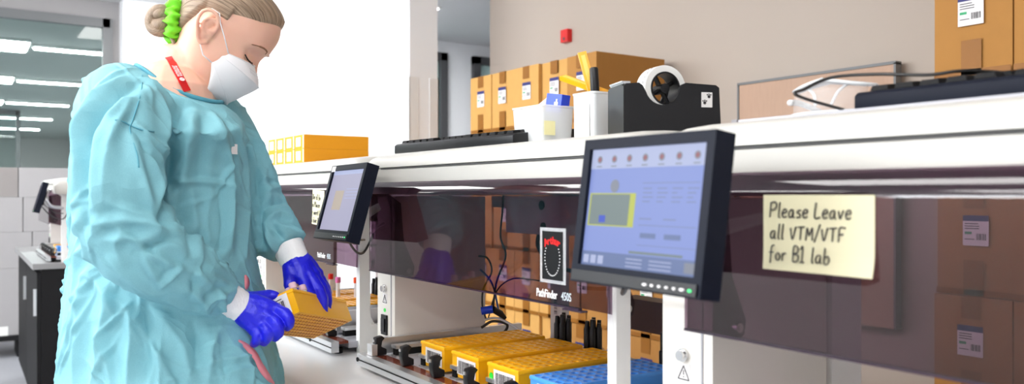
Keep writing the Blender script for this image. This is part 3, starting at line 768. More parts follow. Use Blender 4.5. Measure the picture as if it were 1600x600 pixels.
# ================================================================== MONITORS
def make_monitor(label, pos, yaw, tilt, roll, w, h, busy, post_x):
    c = Vector(pos)+Vector((0, 0, H))
    u = Vector((math.cos(yaw), math.sin(yaw), 0)); n = Vector((-math.sin(yaw), math.cos(yaw), 0)); v = Vector((0, 0, 1))*math.cos(tilt)+n*math.sin(tilt)
    u2 = u*math.cos(roll)+v*math.sin(roll); v2 = -u*math.sin(roll)+v*math.cos(roll)
    m = plane_mtx(c, u2, v2)          # local z points to the viewer side
    t = thing('touchscreen_monitor', label, 'monitor', c, 'touchscreens of the analysers')
    bm = B(); w2, h2 = w/2, h/2; D = .004
    # bezel as a frame, thin at the sides, deeper at the foot
    sx, st, sb = w*.055, h*.07, h*.125
    x0, x1, y0, y1 = -w2+sx, w2-sx, -h2+sb, h2-st
    vs = box(bm, (-w2, -h2, -.022), (w2, h2, -.0015), 0, m)
    for a, b in (((-w2, -h2), (w2, y0)), ((-w2, y1), (w2, h2)), ((-w2, y0), (x0, y1)), ((x1, y0), (w2, y1))):
        box(bm, (a[0], a[1], -.0014), (b[0], b[1], .004), 0, m)
    hs = obj('housing', bm, M['navy'], t, bevel=.0016)
    bm = B(); box(bm, (-w2+.004, -h2+.002, .004), (w2-.004, -h2+h*.085, .0062), 0, m); obj('button_bar', bm, M['black'], t, bevel=.001)
    bm = B()
    for k in range(7): disc(bm, m, w2*.26+k*w*.052, -h2+h*.045, .0022 if k not in (0, 5) else .0034, .0064, 1 if k == 6 else 0, 10, ry=.0013, th=.0006)
    obj('control_button', bm, [M['label'], mat('green_power', (.02, .5, .1), .4, emit=(.05, 1, .25), estr=1.2)], t)
    # screen
    base = mat('screen_light', (.01, .01, .01), .3, spec=.08, emit=srgb(150, 168, 236) if busy else srgb(190, 188, 216), estr=.72)
    E = lambda nm, r, g, b, s=.72: mat(nm, (.01, .01, .01), .3, spec=.08, emit=srgb(r, g, b), estr=s)
    bm = B(); sw, sh = x1-x0, y1-y0
    mm = m @ Matrix.Translation((x0, y0, -.0012))
    quad(bm, mm, 0, 0, sw, sh, 0, 0, .0004)
    q = lambda a, b, c_, d, mi, z=.0005: quad(bm, mm, a*sw, b*sh, c_*sw, d*sh, z, mi, .0002)
    mats = [base, E('ui_grey', 136, 148, 184), E('ui_dim', 150, 156, 172), E('ui_yellow', 206, 214, 96), E('ui_blue', 70, 96, 220), E('ui_red', 170, 110, 120), E('ui_pale', 196, 206, 244), E('ui_bar', 120, 138, 186), E('ui_olive', 134, 150, 150), E('ui_beige', 206, 192, 178)]
    if busy:
        q(0, .83, 1, 1, 6)
        for k in range(7):
            cx = .08+.14*k; disc(bm, mm, cx*sw, .91*sh, .0042, .0007, 2, 16, th=.0002); disc(bm, mm, cx*sw, .91*sh, .0026, .0009, 5, 12, th=.0002); q(cx-.025, .845, cx+.025, .855, 2, .0007)
        disc(bm, mm, .25*sw, .68*sh, .007, .0007, 2, 20, th=.0002)
        q(.02, .34, .45, .62, 3); q(.035, .35, .40, .61, 8, .0007); q(.13, .37, .19, .43, 4, .0009)
        q(.50, .70, .96, .705, 1); q(.50, .36, .96, .365, 1); q(.50, .20, .98, .204, 1)
        rr = random.Random(5)
        for row in range(4):
            for k in range(4): q(.51+.12*k, .655-.035*row, .51+.12*k+rr.uniform(.04, .09), .662-.035*row, 1)
        for k in range(2): q(.5+.2*k, .41, .6+.2*k, .418, 1)
        for k in range(2): q(.52+.2*k, .26, .65+.2*k, .30, 7)
        q(0, 0, 1, .12, 7, .0006); q(.02, .02, .07, .09, 6, .0008); q(.09, .02, .14, .09, 6, .0008); q(.16, .02, .21, .09, 6, .0008)
        for k in range(3): q(.42, .02+.03*k, .56, .028+.03*k, 6, .0008); q(.62, .02+.03*k, .80, .028+.03*k, 6, .0008)
        q(.44, .13, .88, .15, 8, .0008); q(.9, .02, .98, .10, 2, .0008)
    else:
        q(.22, .34, .50, .66, 9); q(.0, .93, 1, 1, 6)
        for row in range(4): q(.56, .68-.05*row, .92, .688-.05*row, 6)
    obj('screen', bm, mats, t)
    if not busy:
        bm = B(); quad(bm, m, -w2+.006, h2-.014, -w2+.028, h2-.002, .0042, 0); obj('white_sticker', bm, M['label'], t)
    # arm
    bm = B(); back = m @ Vector((-w2*.1, 0, -.03)); box(bm, (-.035, -.035, -.030), (.035, .035, -.0221), 0, m)
    end = Vector((post_x, .762, H-.075))
    obj('mount_plate', bm, M['blackmatt'], t, bevel=.002)
    bm = B(); mid = back*.5+end*.5+Vector((0, -.012, -.015)); tube(bm, spline([m @ Vector((-w2*.1, 0, -.026)), mid, end], 6), .009, 12); obj('monitor_arm', bm, M['alu'], t, smooth=True)
    bm = B(); tube(bm, spline([m @ Vector((-.02, -h2*.5, -.024)), mid+Vector((0, .0, -.05)), end+Vector((.01, .0, -.06)), end+Vector((.0, .03, -.02))], 8), .0028, 8)
    tube(bm, spline([m @ Vector((-.04, -h2*.3, -.024)), mid+Vector((.01, .01, -.03)), end+Vector((.01, .004, -.03))], 8), .0024, 8)
    obj('monitor_cable', bm, M['cable'], t, smooth=True)
    return t
make_monitor('large near touchscreen monitor showing a pale blue software screen', (-.621, .574, -.0186), -.027, .134, -.002, .198, .158, True, -.868)
mon1 = make_monitor('smaller-looking far touchscreen monitor beside the worker, tilted back', (-1.571, .639, -.0167), -.037, .271, .009, .198, .158, False, -1.754)

dup(mon1, (-3.244, -.31, 0), 'tiny dark monitor seen edge-on on the distant analyser at the left edge')
# ================================================================== NOTES AND CARD
LT = {'c': [[(.34, .46), (.15, .5), (.04, .28), (.14, .03), (.36, .08)]], 'x': [[(0, .5), (.3, 0)], [(.3, .5), (0, 0)]], 'P': [[(0, 0), (.02, 1)], [(0, .95), (.35, 1.02), (.5, .8), (.35, .55), (.03, .48)]],
 'l': [[(.1, 1), (.06, .1), (.16, 0)]], 'e': [[(.02, .28), (.36, .36), (.3, .55), (.12, .5), (.03, .25), (.15, .02), (.38, .08)]],
 'a': [[(.36, .5), (.15, .5), (.03, .25), (.12, .02), (.3, .12), (.37, .45), (.36, .12), (.46, 0)]], 's': [[(.33, .5), (.12, .48), (.08, .34), (.3, .22), (.28, .05), (.03, .03)]],
 'L': [[(.06, 1), (.03, .05), (.42, .08)]], 'v': [[(.02, .5), (.16, .02), (.36, .54)]], 'V': [[(0, .75), (.2, .02), (.42, .85)]],
 'T': [[(0, .82), (.5, .85)], [(.25, .83), (.24, 0)]], 'M': [[(.02, 0), (.08, .8), (.25, .3), (.44, .82), (.5, 0)]], '/': [[(.02, -.1), (.36, 1.05)]],
 'F': [[(.03, 0), (.06, .85), (.46, .88)], [(.05, .45), (.34, .48)]], 'f': [[(.34, .98), (.18, .95), (.12, .7), (.1, -.2)], [(-.02, .5), (.3, .52)]],
 'o': [[(.2, .5), (.04, .35), (.08, .06), (.28, .04), (.36, .3), (.2, .5)]], 'r': [[(.05, .5), (.07, 0)], [(.07, .3), (.2, .5), (.32, .46)]],
 'B': [[(.04, 0), (.06, .95), (.36, .95), (.38, .6), (.08, .5), (.44, .4), (.38, .03), (.04, 0)]], '1': [[(.0, .8), (.16, 1), (.16, .02)], [(0, 0), (.32, 0)]],
 'b': [[(.05, 1), (.05, .05), (.3, .02), (.38, .3), (.25, .48), (.06, .38)]], 'h': [[(.05, 1), (.05, 0)], [(.05, .35), (.25, .5), (.34, .3), (.36, 0)]],
 'n': [[(.05, .5), (.05, 0)], [(.05, .35), (.22, .5), (.32, .3), (.34, 0)]], 'u': [[(.04, .5), (.08, .08), (.28, .05), (.34, .5), (.38, 0)]], 't': [[(.15, .9), (.14, .05), (.28, 0)], [(0, .55), (.3, .57)]]}
def handwrite(bm, m, s, x, y, size, rad, mi, z=.0008, gap=.14):
    for ch in s:
        if ch == ' ': x += size*.38; continue
        wmax = 0
        for st in LT[ch]:
            pts = spline([(x+px_*size, y+py_*size, 0) for px_, py_ in st], 4)
            tube(bm, [m @ Vector((p.x+.08*(p.y-y), p.y, z)) for p in pts], rad, 5, mi=mi); wmax = max(wmax, max(p[0] for p in st))
        x += size*(wmax+gap)
YV = .6978
def thicken(bm, d, th):
    g = bmesh.ops.extrude_face_region(bm, geom=bm.faces[:]); bmesh.ops.translate(bm, verts=[v for v in g['geom'] if isinstance(v, bmesh.types.BMVert)], vec=d.normalized()*th)
    bmesh.ops.recalc_face_normals(bm, faces=bm.faces)
def note(label, cx, cz, w, h, lines, size, rad, lh, rot=0., group=None, xoff=.06, first=.78):
    m = plane_mtx((cx, YV, H+cz), (1, 0, 0), (0, 0, 1)) @ Matrix.Rotation(rot, 4, 'Z')
    t = thing('sticky_note', label, 'note', (cx, YV, H+cz))
    bm = B(); n = 12; g = []
    for j in range(n+1):
        row = []
        for i in range(n+1):
            x = -w/2+w*i/n; y = -h/2+h*j/n; lift = .0010+.004*max(0, (.35-j/n))**2*6*(.4+i/n)+.0015*max(0, i/n-.8)
            row.append(bm.verts.new(m @ Vector((x, y, lift))))
        g.append(row)
    for j in range(n):
        for i in range(n): bm.faces.new((g[j][i], g[j][i+1], g[j+1][i+1], g[j+1][i]))
    thicken(bm, m.to_3x3() @ Vector((0, 0, -1)), .0003)
    obj('paper', bm, M['paper'], t)
    bm = B()
    for i, s in enumerate(lines): handwrite(bm, m, s, -w/2+w*xoff, -h/2+h*(first-lh*i), size, rad, 0, z=.0018+.003*max(0, i-1)*.4)
    obj('handwriting', bm, M['ink'], t); return t
note('large cream handwritten sticky note on the nearest purple visor', -.502, -.0395, .126, .077, ['Please Leave', 'all VTM/VTF', 'for B1 lab'], .0155, .00075, .285, 0.0, xoff=.07, first=.70)
note('small handwritten sticky note on the far visor beside the worker\'s sleeve', -1.853, -.032, .076, .082, ['lhe e1 fn', 'n Placer', 'r uneet l', 'n blue 1b'], .0125, .0005, .22, -.05, xoff=.05, first=.72)

t = thing('picture_card', 'black picture card with red lettering in a clear sleeve taped to the middle visor', 'card', (-.934, YV, H-.088))
m = plane_mtx((-.934, YV, H-.0877), (1, 0, 0), (0, 0, 1)) @ Matrix.Scale(.84, 4); cw_, ch_ = .072, .094
bm = B(); box(bm, (-cw_/2, -ch_/2, -.0002), (cw_/2, ch_/2, .0006), 0, m); obj('clear_sleeve', bm, mk_frost(.28), t)
bm = B(); quad(bm, m, -.029, -.041, .029, .041, .0007, 0); obj('black_card', bm, M['blackmatt'], t)
bm = B(); 
for k in range(34):
    a = 2*math.pi*k/34
    if 35 < math.degrees(a) < 145: continue
    disc(bm, m, .021*math.cos(a), -.004+.030*math.sin(a), .0011, .0012, 0, 8)
obj('dotted_border', bm, M['whitetxt'], t)
bm = B()
for k, chh in enumerate('Arthur'):
    a = (k-2.5)*.16; text_bm(bm, chh, m @ Matrix.Translation((.046*math.sin(a), -.021+.046*math.cos(a), .0012)) @ Matrix.Rotation(-a, 4, 'Z'), .0165, 0, .95, bold=.0008)
obj('red_lettering', bm, M['redp'], t)

# ================================================================== THINGS ON TOP OF THE ANALYSERS
def make_keyboard(label, c, ang, w=.44, dpt=.15, tiltk=.0, th=.018):
    R = Matrix.Rotation(ang, 3, 'Z')
    t = thing('keyboard', label, 'keyboard', c, 'keyboards on the analysers', R)
    mw = t.matrix_basis
    bm = B(); prism(bm, [(0, 0), (dpt, 0), (dpt, th+.010), (dpt-.02, th+.008), (.006, th-.005), (0, th-.009)], 0, 0, w); bm.transform(mw); obj('keyboard_body', bm, M['navy'] if 'nearest' in label else M['black'], t, bevel=.002)
    slope = .013/(dpt-.026)
    km = None
    for r in range(6):
        n = 18 if r else 15
        for k in range(n):
            kw = (w-.02)/18
            if r == 0 and k in (5, 6, 7, 8): continue
            x = .011+kw*k*(1 if r else 1.2); y = .012+r*.0215
            if km is None:
                bm = B(); vs = box(bm, (.0008, 0, 0), (kw-.0012, .019, .0055)); 
                for v in vs[4:]: v.co.x += .002 if v.co.x < kw/2 else -.002; v.co.y += .002 if v.co.y < .009 else -.002
                me = bpy.data.meshes.new('key'); bm.normal_update(); bm.to_mesh(me); bm.free(); me.materials.append(M['blackmatt']); km = me
            o = bpy.data.objects.new('key', km); COL.objects.link(o); o.parent = t
            o.matrix_basis = Matrix.Translation((x, y, th-.0046+slope*(y-.006))) @ Matrix.Rotation(math.atan(slope), 4, 'X')
    return t
TOPZ = H+.0875
# clear sheet and board under the nearest keyboard
t = tag(center_origin(wb('plastic_sheet', (-.70, .815, .0885), (.10, 1.12, .0935), M['greyplastic'], bevel=.001), (-.3, .95, H+.0885)), 'thin grey plastic sheet lying on the nearest analyser under the keyboard', 'sheet')
make_keyboard('dark keyboard on the grey sheet on top of the nearest analyser', (-.545, .825, H+.0940), 0.0, th=.024)
make_keyboard('black keyboard lying on the middle analyser behind the far touchscreen', (-1.628, .785, H+.0875), .07, w=.42, th=.026)

def cable_thing(label, pts, r, m, n=8, group=None):
    bm = B(); tube(bm, spline(pts, n), r, 8); o = obj('cable', bm, m, smooth=True); center_origin(o, pts[0])
    return tag(o, label, 'cable', group)
cable_thing('black keyboard cable arching over the goggles on the nearest analyser', [(-.60, .905, H+.100), P(1247, 150, .90)-Vector((0, 0, 0)), P(1258, 139, .92), P(1300, 121, .93), P(1370, 116, .90), P(1450, 117, .86), P(1500, 111, .85), P(1560, 113, .87), P(1625, 122, .90), (-.25, .95, H+.125)], .0019, M['cable'])

# goggles
def goggles():
    c = Vector((-.618, .870, H+.0945)); R = Matrix.Rotation(.15, 3, 'Z')
    t = thing('safety_goggles', 'clear plastic safety goggles lying beside the nearest keyboard', 'goggles', c, None, R); mw = t.matrix_basis
    cl = mk_frost(.22)
    bm = B(); rings = []
    for k in range(9):       # lens shell: curved band
        a = -1.15+2.3*k/8; row = []
        for j in range(7):
            b = j/6; x = .052*math.sin(a); y = -.028*math.cos(a)+.03; z = .003+.043*b*(1-.18*abs(math.sin(a)))
            y += .010*(b-.3)**2*4*.3
            row.append(bm.verts.new(mw @ Vector((x, y, z))))
        rings.append(row)
    for a, b in zip(rings, rings[1:]):
        for j in range(6): bm.faces.new((a[j], b[j], b[j+1], a[j+1]))
    bmesh.ops.solidify(bm, geom=bm.faces[:], thickness=.002)
    obj('lens', bm, cl, t, smooth=True)
    for z0, s in ((.004, 1.), (.044, .9)):
        bm = B(); tube(bm, [mw @ Vector((.054*math.sin(a)*s, -.030*math.cos(a)+.03, z0-.010*abs(math.sin(a))*(z0 > .02)+.001)) for a in [-1.2+2.4*k/14 for k in range(15)]], .0022, 8); obj('frame_rim', bm, M['frost'], t, smooth=True)
    bm = B(); rings = []
    for k in range(11):
        a = -1.25+2.5*k/10; rings.append([bm.verts.new(mw @ Vector(((.053+.004*q)*math.sin(a), -.030*math.cos(a)+.03+.022*q, .004+q*0.0+.040*h_*(1-.2*abs(math.sin(a)))))) for q, h_ in ((0, 1.0), (.5, 1.06), (1, .96))])
    for a, b in zip(rings, rings[1:]):
        for j in range(2): bm.faces.new((a[j], b[j], b[j+1], a[j+1]))
    thicken(bm, Vector((0, 0, -1)), .0015); obj('brow_guard', bm, M['frost'], t, smooth=True)
    for s in (-1, 1):
        bm = B(); tube(bm, spline([mw @ Vector((s*.052, .018, .022)), mw @ Vector((s*.056, .05, .024)), mw @ Vector((s*.052, .095, .016)), mw @ Vector((s*.048, .12, .004))], 5), [.004]*11+[.003]*5, 8); obj('temple_arm', bm, M['frost'], t, smooth=True)
        bm = B(); tube(bm, spline([mw @ Vector((s*.010, .004, .014)), mw @ Vector((s*.016, .010, .030)), mw @ Vector((s*.030, .012, .040))], 5), .0018, 8); obj('nose_piece', bm, M['frost'], t, smooth=True)
goggles()

# tubs
def tub(label, c, w, d, h, flare=.0, name='plastic_tub'):
    t = thing(name, label, 'tub', c, 'clear plastic tubs'); c = Vector(c); bm = B()
    def ring(s, z, inset=0):
        pts = []; rr = .008
        for (sx, sy, a0) in ((1, 1, 0), (-1, 1, 90), (-1, -1, 180), (1, -1, 270)):
            for k in range(4):
                a = math.radians(a0+30*k); pts.append(c+Vector((sx*(w/2*s-rr-inset)+rr*math.cos(a), sy*(d/2*s-rr-inset)+rr*math.sin(a), z)))
        return [bm.verts.new(p) for p in pts]
    R = [ring(1-flare, 0), ring(1, h), ring(1.03, h+.001), ring(1.03, h+.004), ring(1.0, h+.004, .0015), ring(1-flare, .002, .0015)]
    for a, b in zip(R, R[1:]):
        for k in range(16): bm.faces.new((a[k], a[(k+1) % 16], b[(k+1) % 16], b[k]))
    bm.faces.new(R[0][::-1]); bm.faces.new(R[-1]); bmesh.ops.recalc_face_normals(bm, faces=bm.faces)
    obj('tub_body', bm, M['frost'], t, smooth='auto'); return t
c1 = Vector((-1.215, .885, H+.088)); c2 = Vector((-1.10, .915, H+.088))
t = tub('low frosted plastic tub with folded paper and a yellow label', c1, .095, .075, .066, .08)
m = plane_mtx(c1+Vector((.0505, -.022, .028)), (0, 1, 0), (0, 0, 1)); bm = B(); quad(bm, m, -.012, -.012, .012, .013); obj('yellow_label', bm, mat('pale_yellow_label', srgb(238, 232, 176), .6), t)
bm = B(); box(bm, tuple(c1+Vector((-.034, -.028, .003))), tuple(c1+Vector((.034, .028, .058)))); tag(center_origin(obj('paper_stack', bm, M['label'], bevel=.002), c1+Vector((0, 0, .003))), 'white paper filling the low frosted tub', 'paper')
bm = B(); q0 = c1+Vector((-.02, .0, .0595)); vs = [bm.verts.new(q0+Vector(p)) for p in ((-.025, .0, .0), (.01, -.018, .002), (.03, .005, .018), (.005, .02, .032), (-.01, .0, .012))]
bm.faces.new((vs[0], vs[1], vs[4])); bm.faces.new((vs[1], vs[2], vs[4])); bm.faces.new((vs[2], vs[3], vs[4])); bm.faces.new((vs[3], vs[0], vs[4])); bmesh.ops.solidify(bm, geom=bm.faces[:], thickness=.001)
tag(center_origin(obj('folded_tissue', bm, M['label']), q0), 'folded white tissue sticking up from the low tub', 'tissue')
t = tub('tall frosted plastic tub holding a marker and orange cutters', c2, .060, .060, .082, .04)
m = plane_mtx(c2+Vector((0, -.0312, .036)), (1, 0, 0), (0, 0, 1)); bm = B(); quad(bm, m, -.020, -.03, .020, .03); obj('front_label', bm, M['label'], t)
# blue carton
bm = B(); box(bm, (-.0175, -.012, 0), (.0175, .012, .033), 0, Matrix.Translation(c1+Vector((.026, .012, .0595))) @ Matrix.Rotation(.25, 4, 'Z') @ Matrix.Rotation(.15, 4, 'Y')); 
t = thing('blue_packet', 'small blue packet with a white mark between the two tubs', 'packet', c1+Vector((.026, .012, .0595))); obj('packet_box', bm, M['bluep'], t, bevel=.001)
m = Matrix.Translation(c1+Vector((.026, .012, .0595))) @ Matrix.Rotation(.25, 4, 'Z') @ Matrix.Rotation(.15, 4, 'Y') @ plane_mtx((0.006, -.0123, .018), (1, 0, 0), (0, 0, 1)); bm = B()
quad(bm, m, -.004, -.005, .004, .001); quad(bm, m, -.0008, .001, .002, .006); obj('white_mark', bm, M['whitetxt'], t)

def rod(name, label, cat, a, b, build):
    a, b = Vector(a), Vector(b); t = thing(name, label, cat, a); build(t, a, b); return t
def marker(t, a, b):
    d = (b-a).normalized(); L = (b-a).length
    bm = B(); tube(bm, [a, a+d*L*.55], .0068, 16); obj('barrel', bm, M['greyplastic'], t, smooth='auto')
    bm = B(); tube(bm, [a+d*L*.55, a+d*L*.56, a+d*L*.98, b], [.0075, .008, .0076, .0065], 16); obj('marker_cap', bm, M['black'], t, smooth='auto')
rod('marker_pen', 'black-capped marker pen standing in the tall tub', 'pen', c2+Vector((.012, -.006, .004)), c2+Vector((.004, -.008, .130)), marker)
def cutter(t, a, b):
    d = (b-a).normalized(); u, v = frame_for(d); L = (b-a).length
    side = RT; n = d.cross(side).normalized(); side = n.cross(d)
    mm = Matrix((d, side, n)).transposed().to_4x4(); mm.translation = a
    bm = B(); box(bm, (0, -.0075, -.004), (L, .0075, .004), 0, mm); obj('handle', bm, mat('orange_cutter', srgb(250, 176, 10), .3), t, bevel=.003)
    bm = B(); box(bm, (L*.25, -.0035, .0036), (L*.96, .0035, .0050), 0, mm); box(bm, (L*.25, -.0035, -.0050), (L*.96, .0035, -.0036), 0, mm); obj('grip_ridge', bm, mat('pale_orange', srgb(255, 206, 90), .3), t, bevel=.0006)
rod('box_cutter', 'upright orange plastic cutter leaning in the tall tub', 'cutter', c2+Vector((.010, .012, .006)), P(909, 82, 1.44), cutter)
rod('box_cutter', 'orange plastic cutter lying sideways across the tall tub rim', 'cutter', c2+Vector((.012, .014, .086)), P(879, 121, 1.50), cutter)

# tape dispenser
def dispenser():
    ctr = P(1036, 213, 1.33); ctr.z = H+.0885
    ax = (RT*math.cos(math.radians(14))+FW*math.sin(math.radians(14))).normalized(); dp = UP.cross(ax)
    R = Matrix((ax, dp, UP)).transposed()
    t = thing('tape_dispenser', 'heavy black desk tape dispenser with a paw sticker on the middle analyser', 'tape dispenser', ctr, None, R); mw = t.matrix_basis
    Lh = .082; T = .034
    pts = [(-Lh, 0), (Lh+.004, 0), (Lh, .082), (Lh-.006, .086), (.024, .088), (.017, .085)]
    arc = [(-.016+.030*math.cos(a), .082+.030*math.sin(a)) for a in [math.radians(-2-q*(160/12)) for q in range(13)]]
    pts = pts+arc+[(-Lh+.032, .082), (-Lh+.026, .086), (-Lh+.004, .084), (-Lh, .080)]
    bm = B(); n = len(pts)
    for (ya_, yb_) in ((-T, -T+.005), (T-.005, T)):
        A = [bm.verts.new(mw @ Vector((x, ya_, z))) for x, z in pts]; C = [bm.verts.new(mw @ Vector((x, yb_, z))) for x, z in pts]
        for i in range(n): bm.faces.new((A[i], A[(i+1) % n], C[(i+1) % n], C[i]))
        bm.faces.new(A[::-1]); bm.faces.new(C)
    box(bm, (-Lh, -T+.0049, 0), (-.052, T-.0049, .083), 0, mw); box(bm, (.040, -T+.0049, 0), (Lh, T-.0049, .084), 0, mw); box(bm, (-.0521, -T+.0049, 0), (.0401, T-.0049, .034), 0, mw)
    bmesh.ops.recalc_face_normals(bm, faces=bm.faces)
    bmesh.ops.triangulate(bm, faces=[f for f in bm.faces if len(f.verts) > 8])
    obj('dispenser_body', bm, M['black'], t, smooth='auto')
    bm = B(); box(bm, (-Lh+.002, -T+.006, .0845), (-Lh+.014, T-.006, .0885), 0, mw)
    for k in range(12): box(bm, (-Lh-.001, -T+.006+k*.0045, .086), (-Lh+.003, -T+.0085+k*.0045, .0885), 0, mw)
    obj('cutting_blade', bm, M['alu'], t)
    m = mw @ plane_mtx((Lh-.022, -T-.0004, .062), (1, 0, 0), (0, 0, 1)); bm = B(); quad(bm, m, -.0095, -.012, .0095, .012, 0, 0)
    for (a, b) in ((-.004, -.005), (.0035, .005)):
        disc(bm, m, a, b, .0026, .0005, 1, 10)
        for k in range(3): disc(bm, m, a-.003+.003*k, b+.004-(.001 if k != 1 else 0), .0012, .0005, 1, 8)
    obj('paw_sticker', bm, [M['label'], M['ink']], t)
    # tape roll, resting in the well
    c = Vector((-.004, .0, .081)); R0, R1, TW_ = .037, .027, .030
    t2 = thing('tape_roll', 'roll of white printed tape sitting in the black dispenser', 'tape roll', mw @ c, None, R @ Matrix.Rotation(math.radians(6), 3, 'Z')); m2_ = t2.matrix_basis
    c = Vector((0, 0, 0)); bm = B(); n = 40; rr = []
    for (r, y) in ((R0, -TW_/2), (R0, TW_/2), (R1, TW_/2), (R1, -TW_/2)):
        rr.append([bm.verts.new(m2_ @ (c+Vector((r*math.cos(2*math.pi*k/n), y, r*math.sin(2*math.pi*k/n))))) for k in range(n)])
    for i in range(4):
        a, b = rr[i], rr[(i+1) % 4]
        for k in range(n): bm.faces.new((a[k], a[(k+1) % n], b[(k+1) % n], b[k]))
    bmesh.ops.recalc_face_normals(bm, faces=bm.faces); obj('tape', bm, M['tapewhite'], t2, smooth='auto')
    bm = B(); rnd = random.Random(4)
    for k in range(26):
        a = 2*math.pi*k/26
        for s in (-.006, .005):
            p = m2_ @ (c+Vector(((R0+.0002)*math.cos(a), s, (R0+.0002)*math.sin(a)))); tn = (m2_.to_3x3() @ Vector((-math.sin(a), 0, math.cos(a)))); ys = m2_.to_3x3() @ Vector((0, 1, 0))
            mq = plane_mtx(p, tn, ys); 
            if rnd.random() < .7: quad(bm, mq, -.0026, -.0008, .0026*rnd.uniform(.2, 1), .0008, 0, 0)
    obj('tape_print', bm, M['ink'], t2)
    bm = B(); rr = []
    for (r, y) in ((R1-.0004, -TW_/2-.001), (R1-.0004, TW_/2+.001), (R1-.003, TW_/2+.001), (R1-.003, -TW_/2-.001)):
        rr.append([bm.verts.new(m2_ @ (c+Vector((r*math.cos(2*math.pi*k/n), y, r*math.sin(2*math.pi*k/n))))) for k in range(n)])
    for i in range(4):
        a, b = rr[i], rr[(i+1) % 4]
        for k in range(n): bm.faces.new((a[k], a[(k+1) % n], b[(k+1) % n], b[k]))
    for k in range(4):
        a = k*math.pi/2+.5; d = Vector((math.cos(a), 0, math.sin(a))); tube(bm, [m2_ @ (c+d*.004), m2_ @ (c+d*(R1-.002))], .004, 6)
    tube(bm, [m2_ @ (c+Vector((0, -.014, 0))), m2_ @ (c+Vector((0, .014, 0)))], .008, 14)
    bmesh.ops.recalc_face_normals(bm, faces=bm.faces); obj('roll_core', bm, M['black'], t2, smooth='auto')
dispenser()

# ================================================================== CABLES BEHIND THE MIDDLE ANALYSER
CG = 'cables behind the middle analyser'
for lab, pts, r, mm in (
 ('black cable hanging from the top of the middle analyser opening', [P(787, 285, 1.80), P(785, 330, 1.80), P(782, 370, 1.80), P(790, 400, 1.80), P(776, 440, 1.79), P(770, 486, 1.79)], .0022, M['cable']),
 ('black cable looping at the left of the cable bundle', [P(748, 400, 1.82), P(762, 404, 1.81), P(768, 425, 1.81), P(755, 452, 1.8), P(754, 480, 1.8), P(760, 500, 1.8)], .0022, M['cable']),
 ('blue cable running through the bundle behind the middle analyser', [P(750, 421, 1.83), P(764, 435, 1.83), P(772, 452, 1.83), P(778, 480, 1.82), P(784, 505, 1.8)], .0022, M['bcable']),
 ('black cable stretching right towards the white inner post', [P(762, 500, 1.79), P(776, 455, 1.80), P(800, 436, 1.81), P(830, 437, 1.80), P(848, 440, 1.78)], .0016, M['cable']),
 ('grey cable curling over the deck behind the orange racks', [P(756, 500, 1.78), P(775, 497, 1.78), P(795, 505, 1.77), P(812, 516, 1.76)], .0026, M['alu']),
 ('black cable coiled low beside the blue connector', [P(752, 512, 1.79), P(770, 502, 1.79), P(792, 507, 1.79), P(786, 520, 1.79), P(765, 522, 1.79)], .003, M['cable'])):
    cable_thing(lab, pts, r, mm, group=CG)
t = thing('plug_connector', 'bright blue plug connector beside the beige tower of the middle analyser', 'connector', P(765, 485, 1.76))
bm = B(); tube(bm, [P(752, 486, 1.76), P(770, 483, 1.76)], .0085, 16); obj('connector_body', bm, M['bluep'], t, smooth='auto')
bm = B(); tube(bm, [P(770, 483, 1.76), P(782, 490, 1.77), P(790, 498, 1.77)], [.0075, .0075, .004], 12); obj('strain_relief', bm, M['cable'], t, smooth='auto')

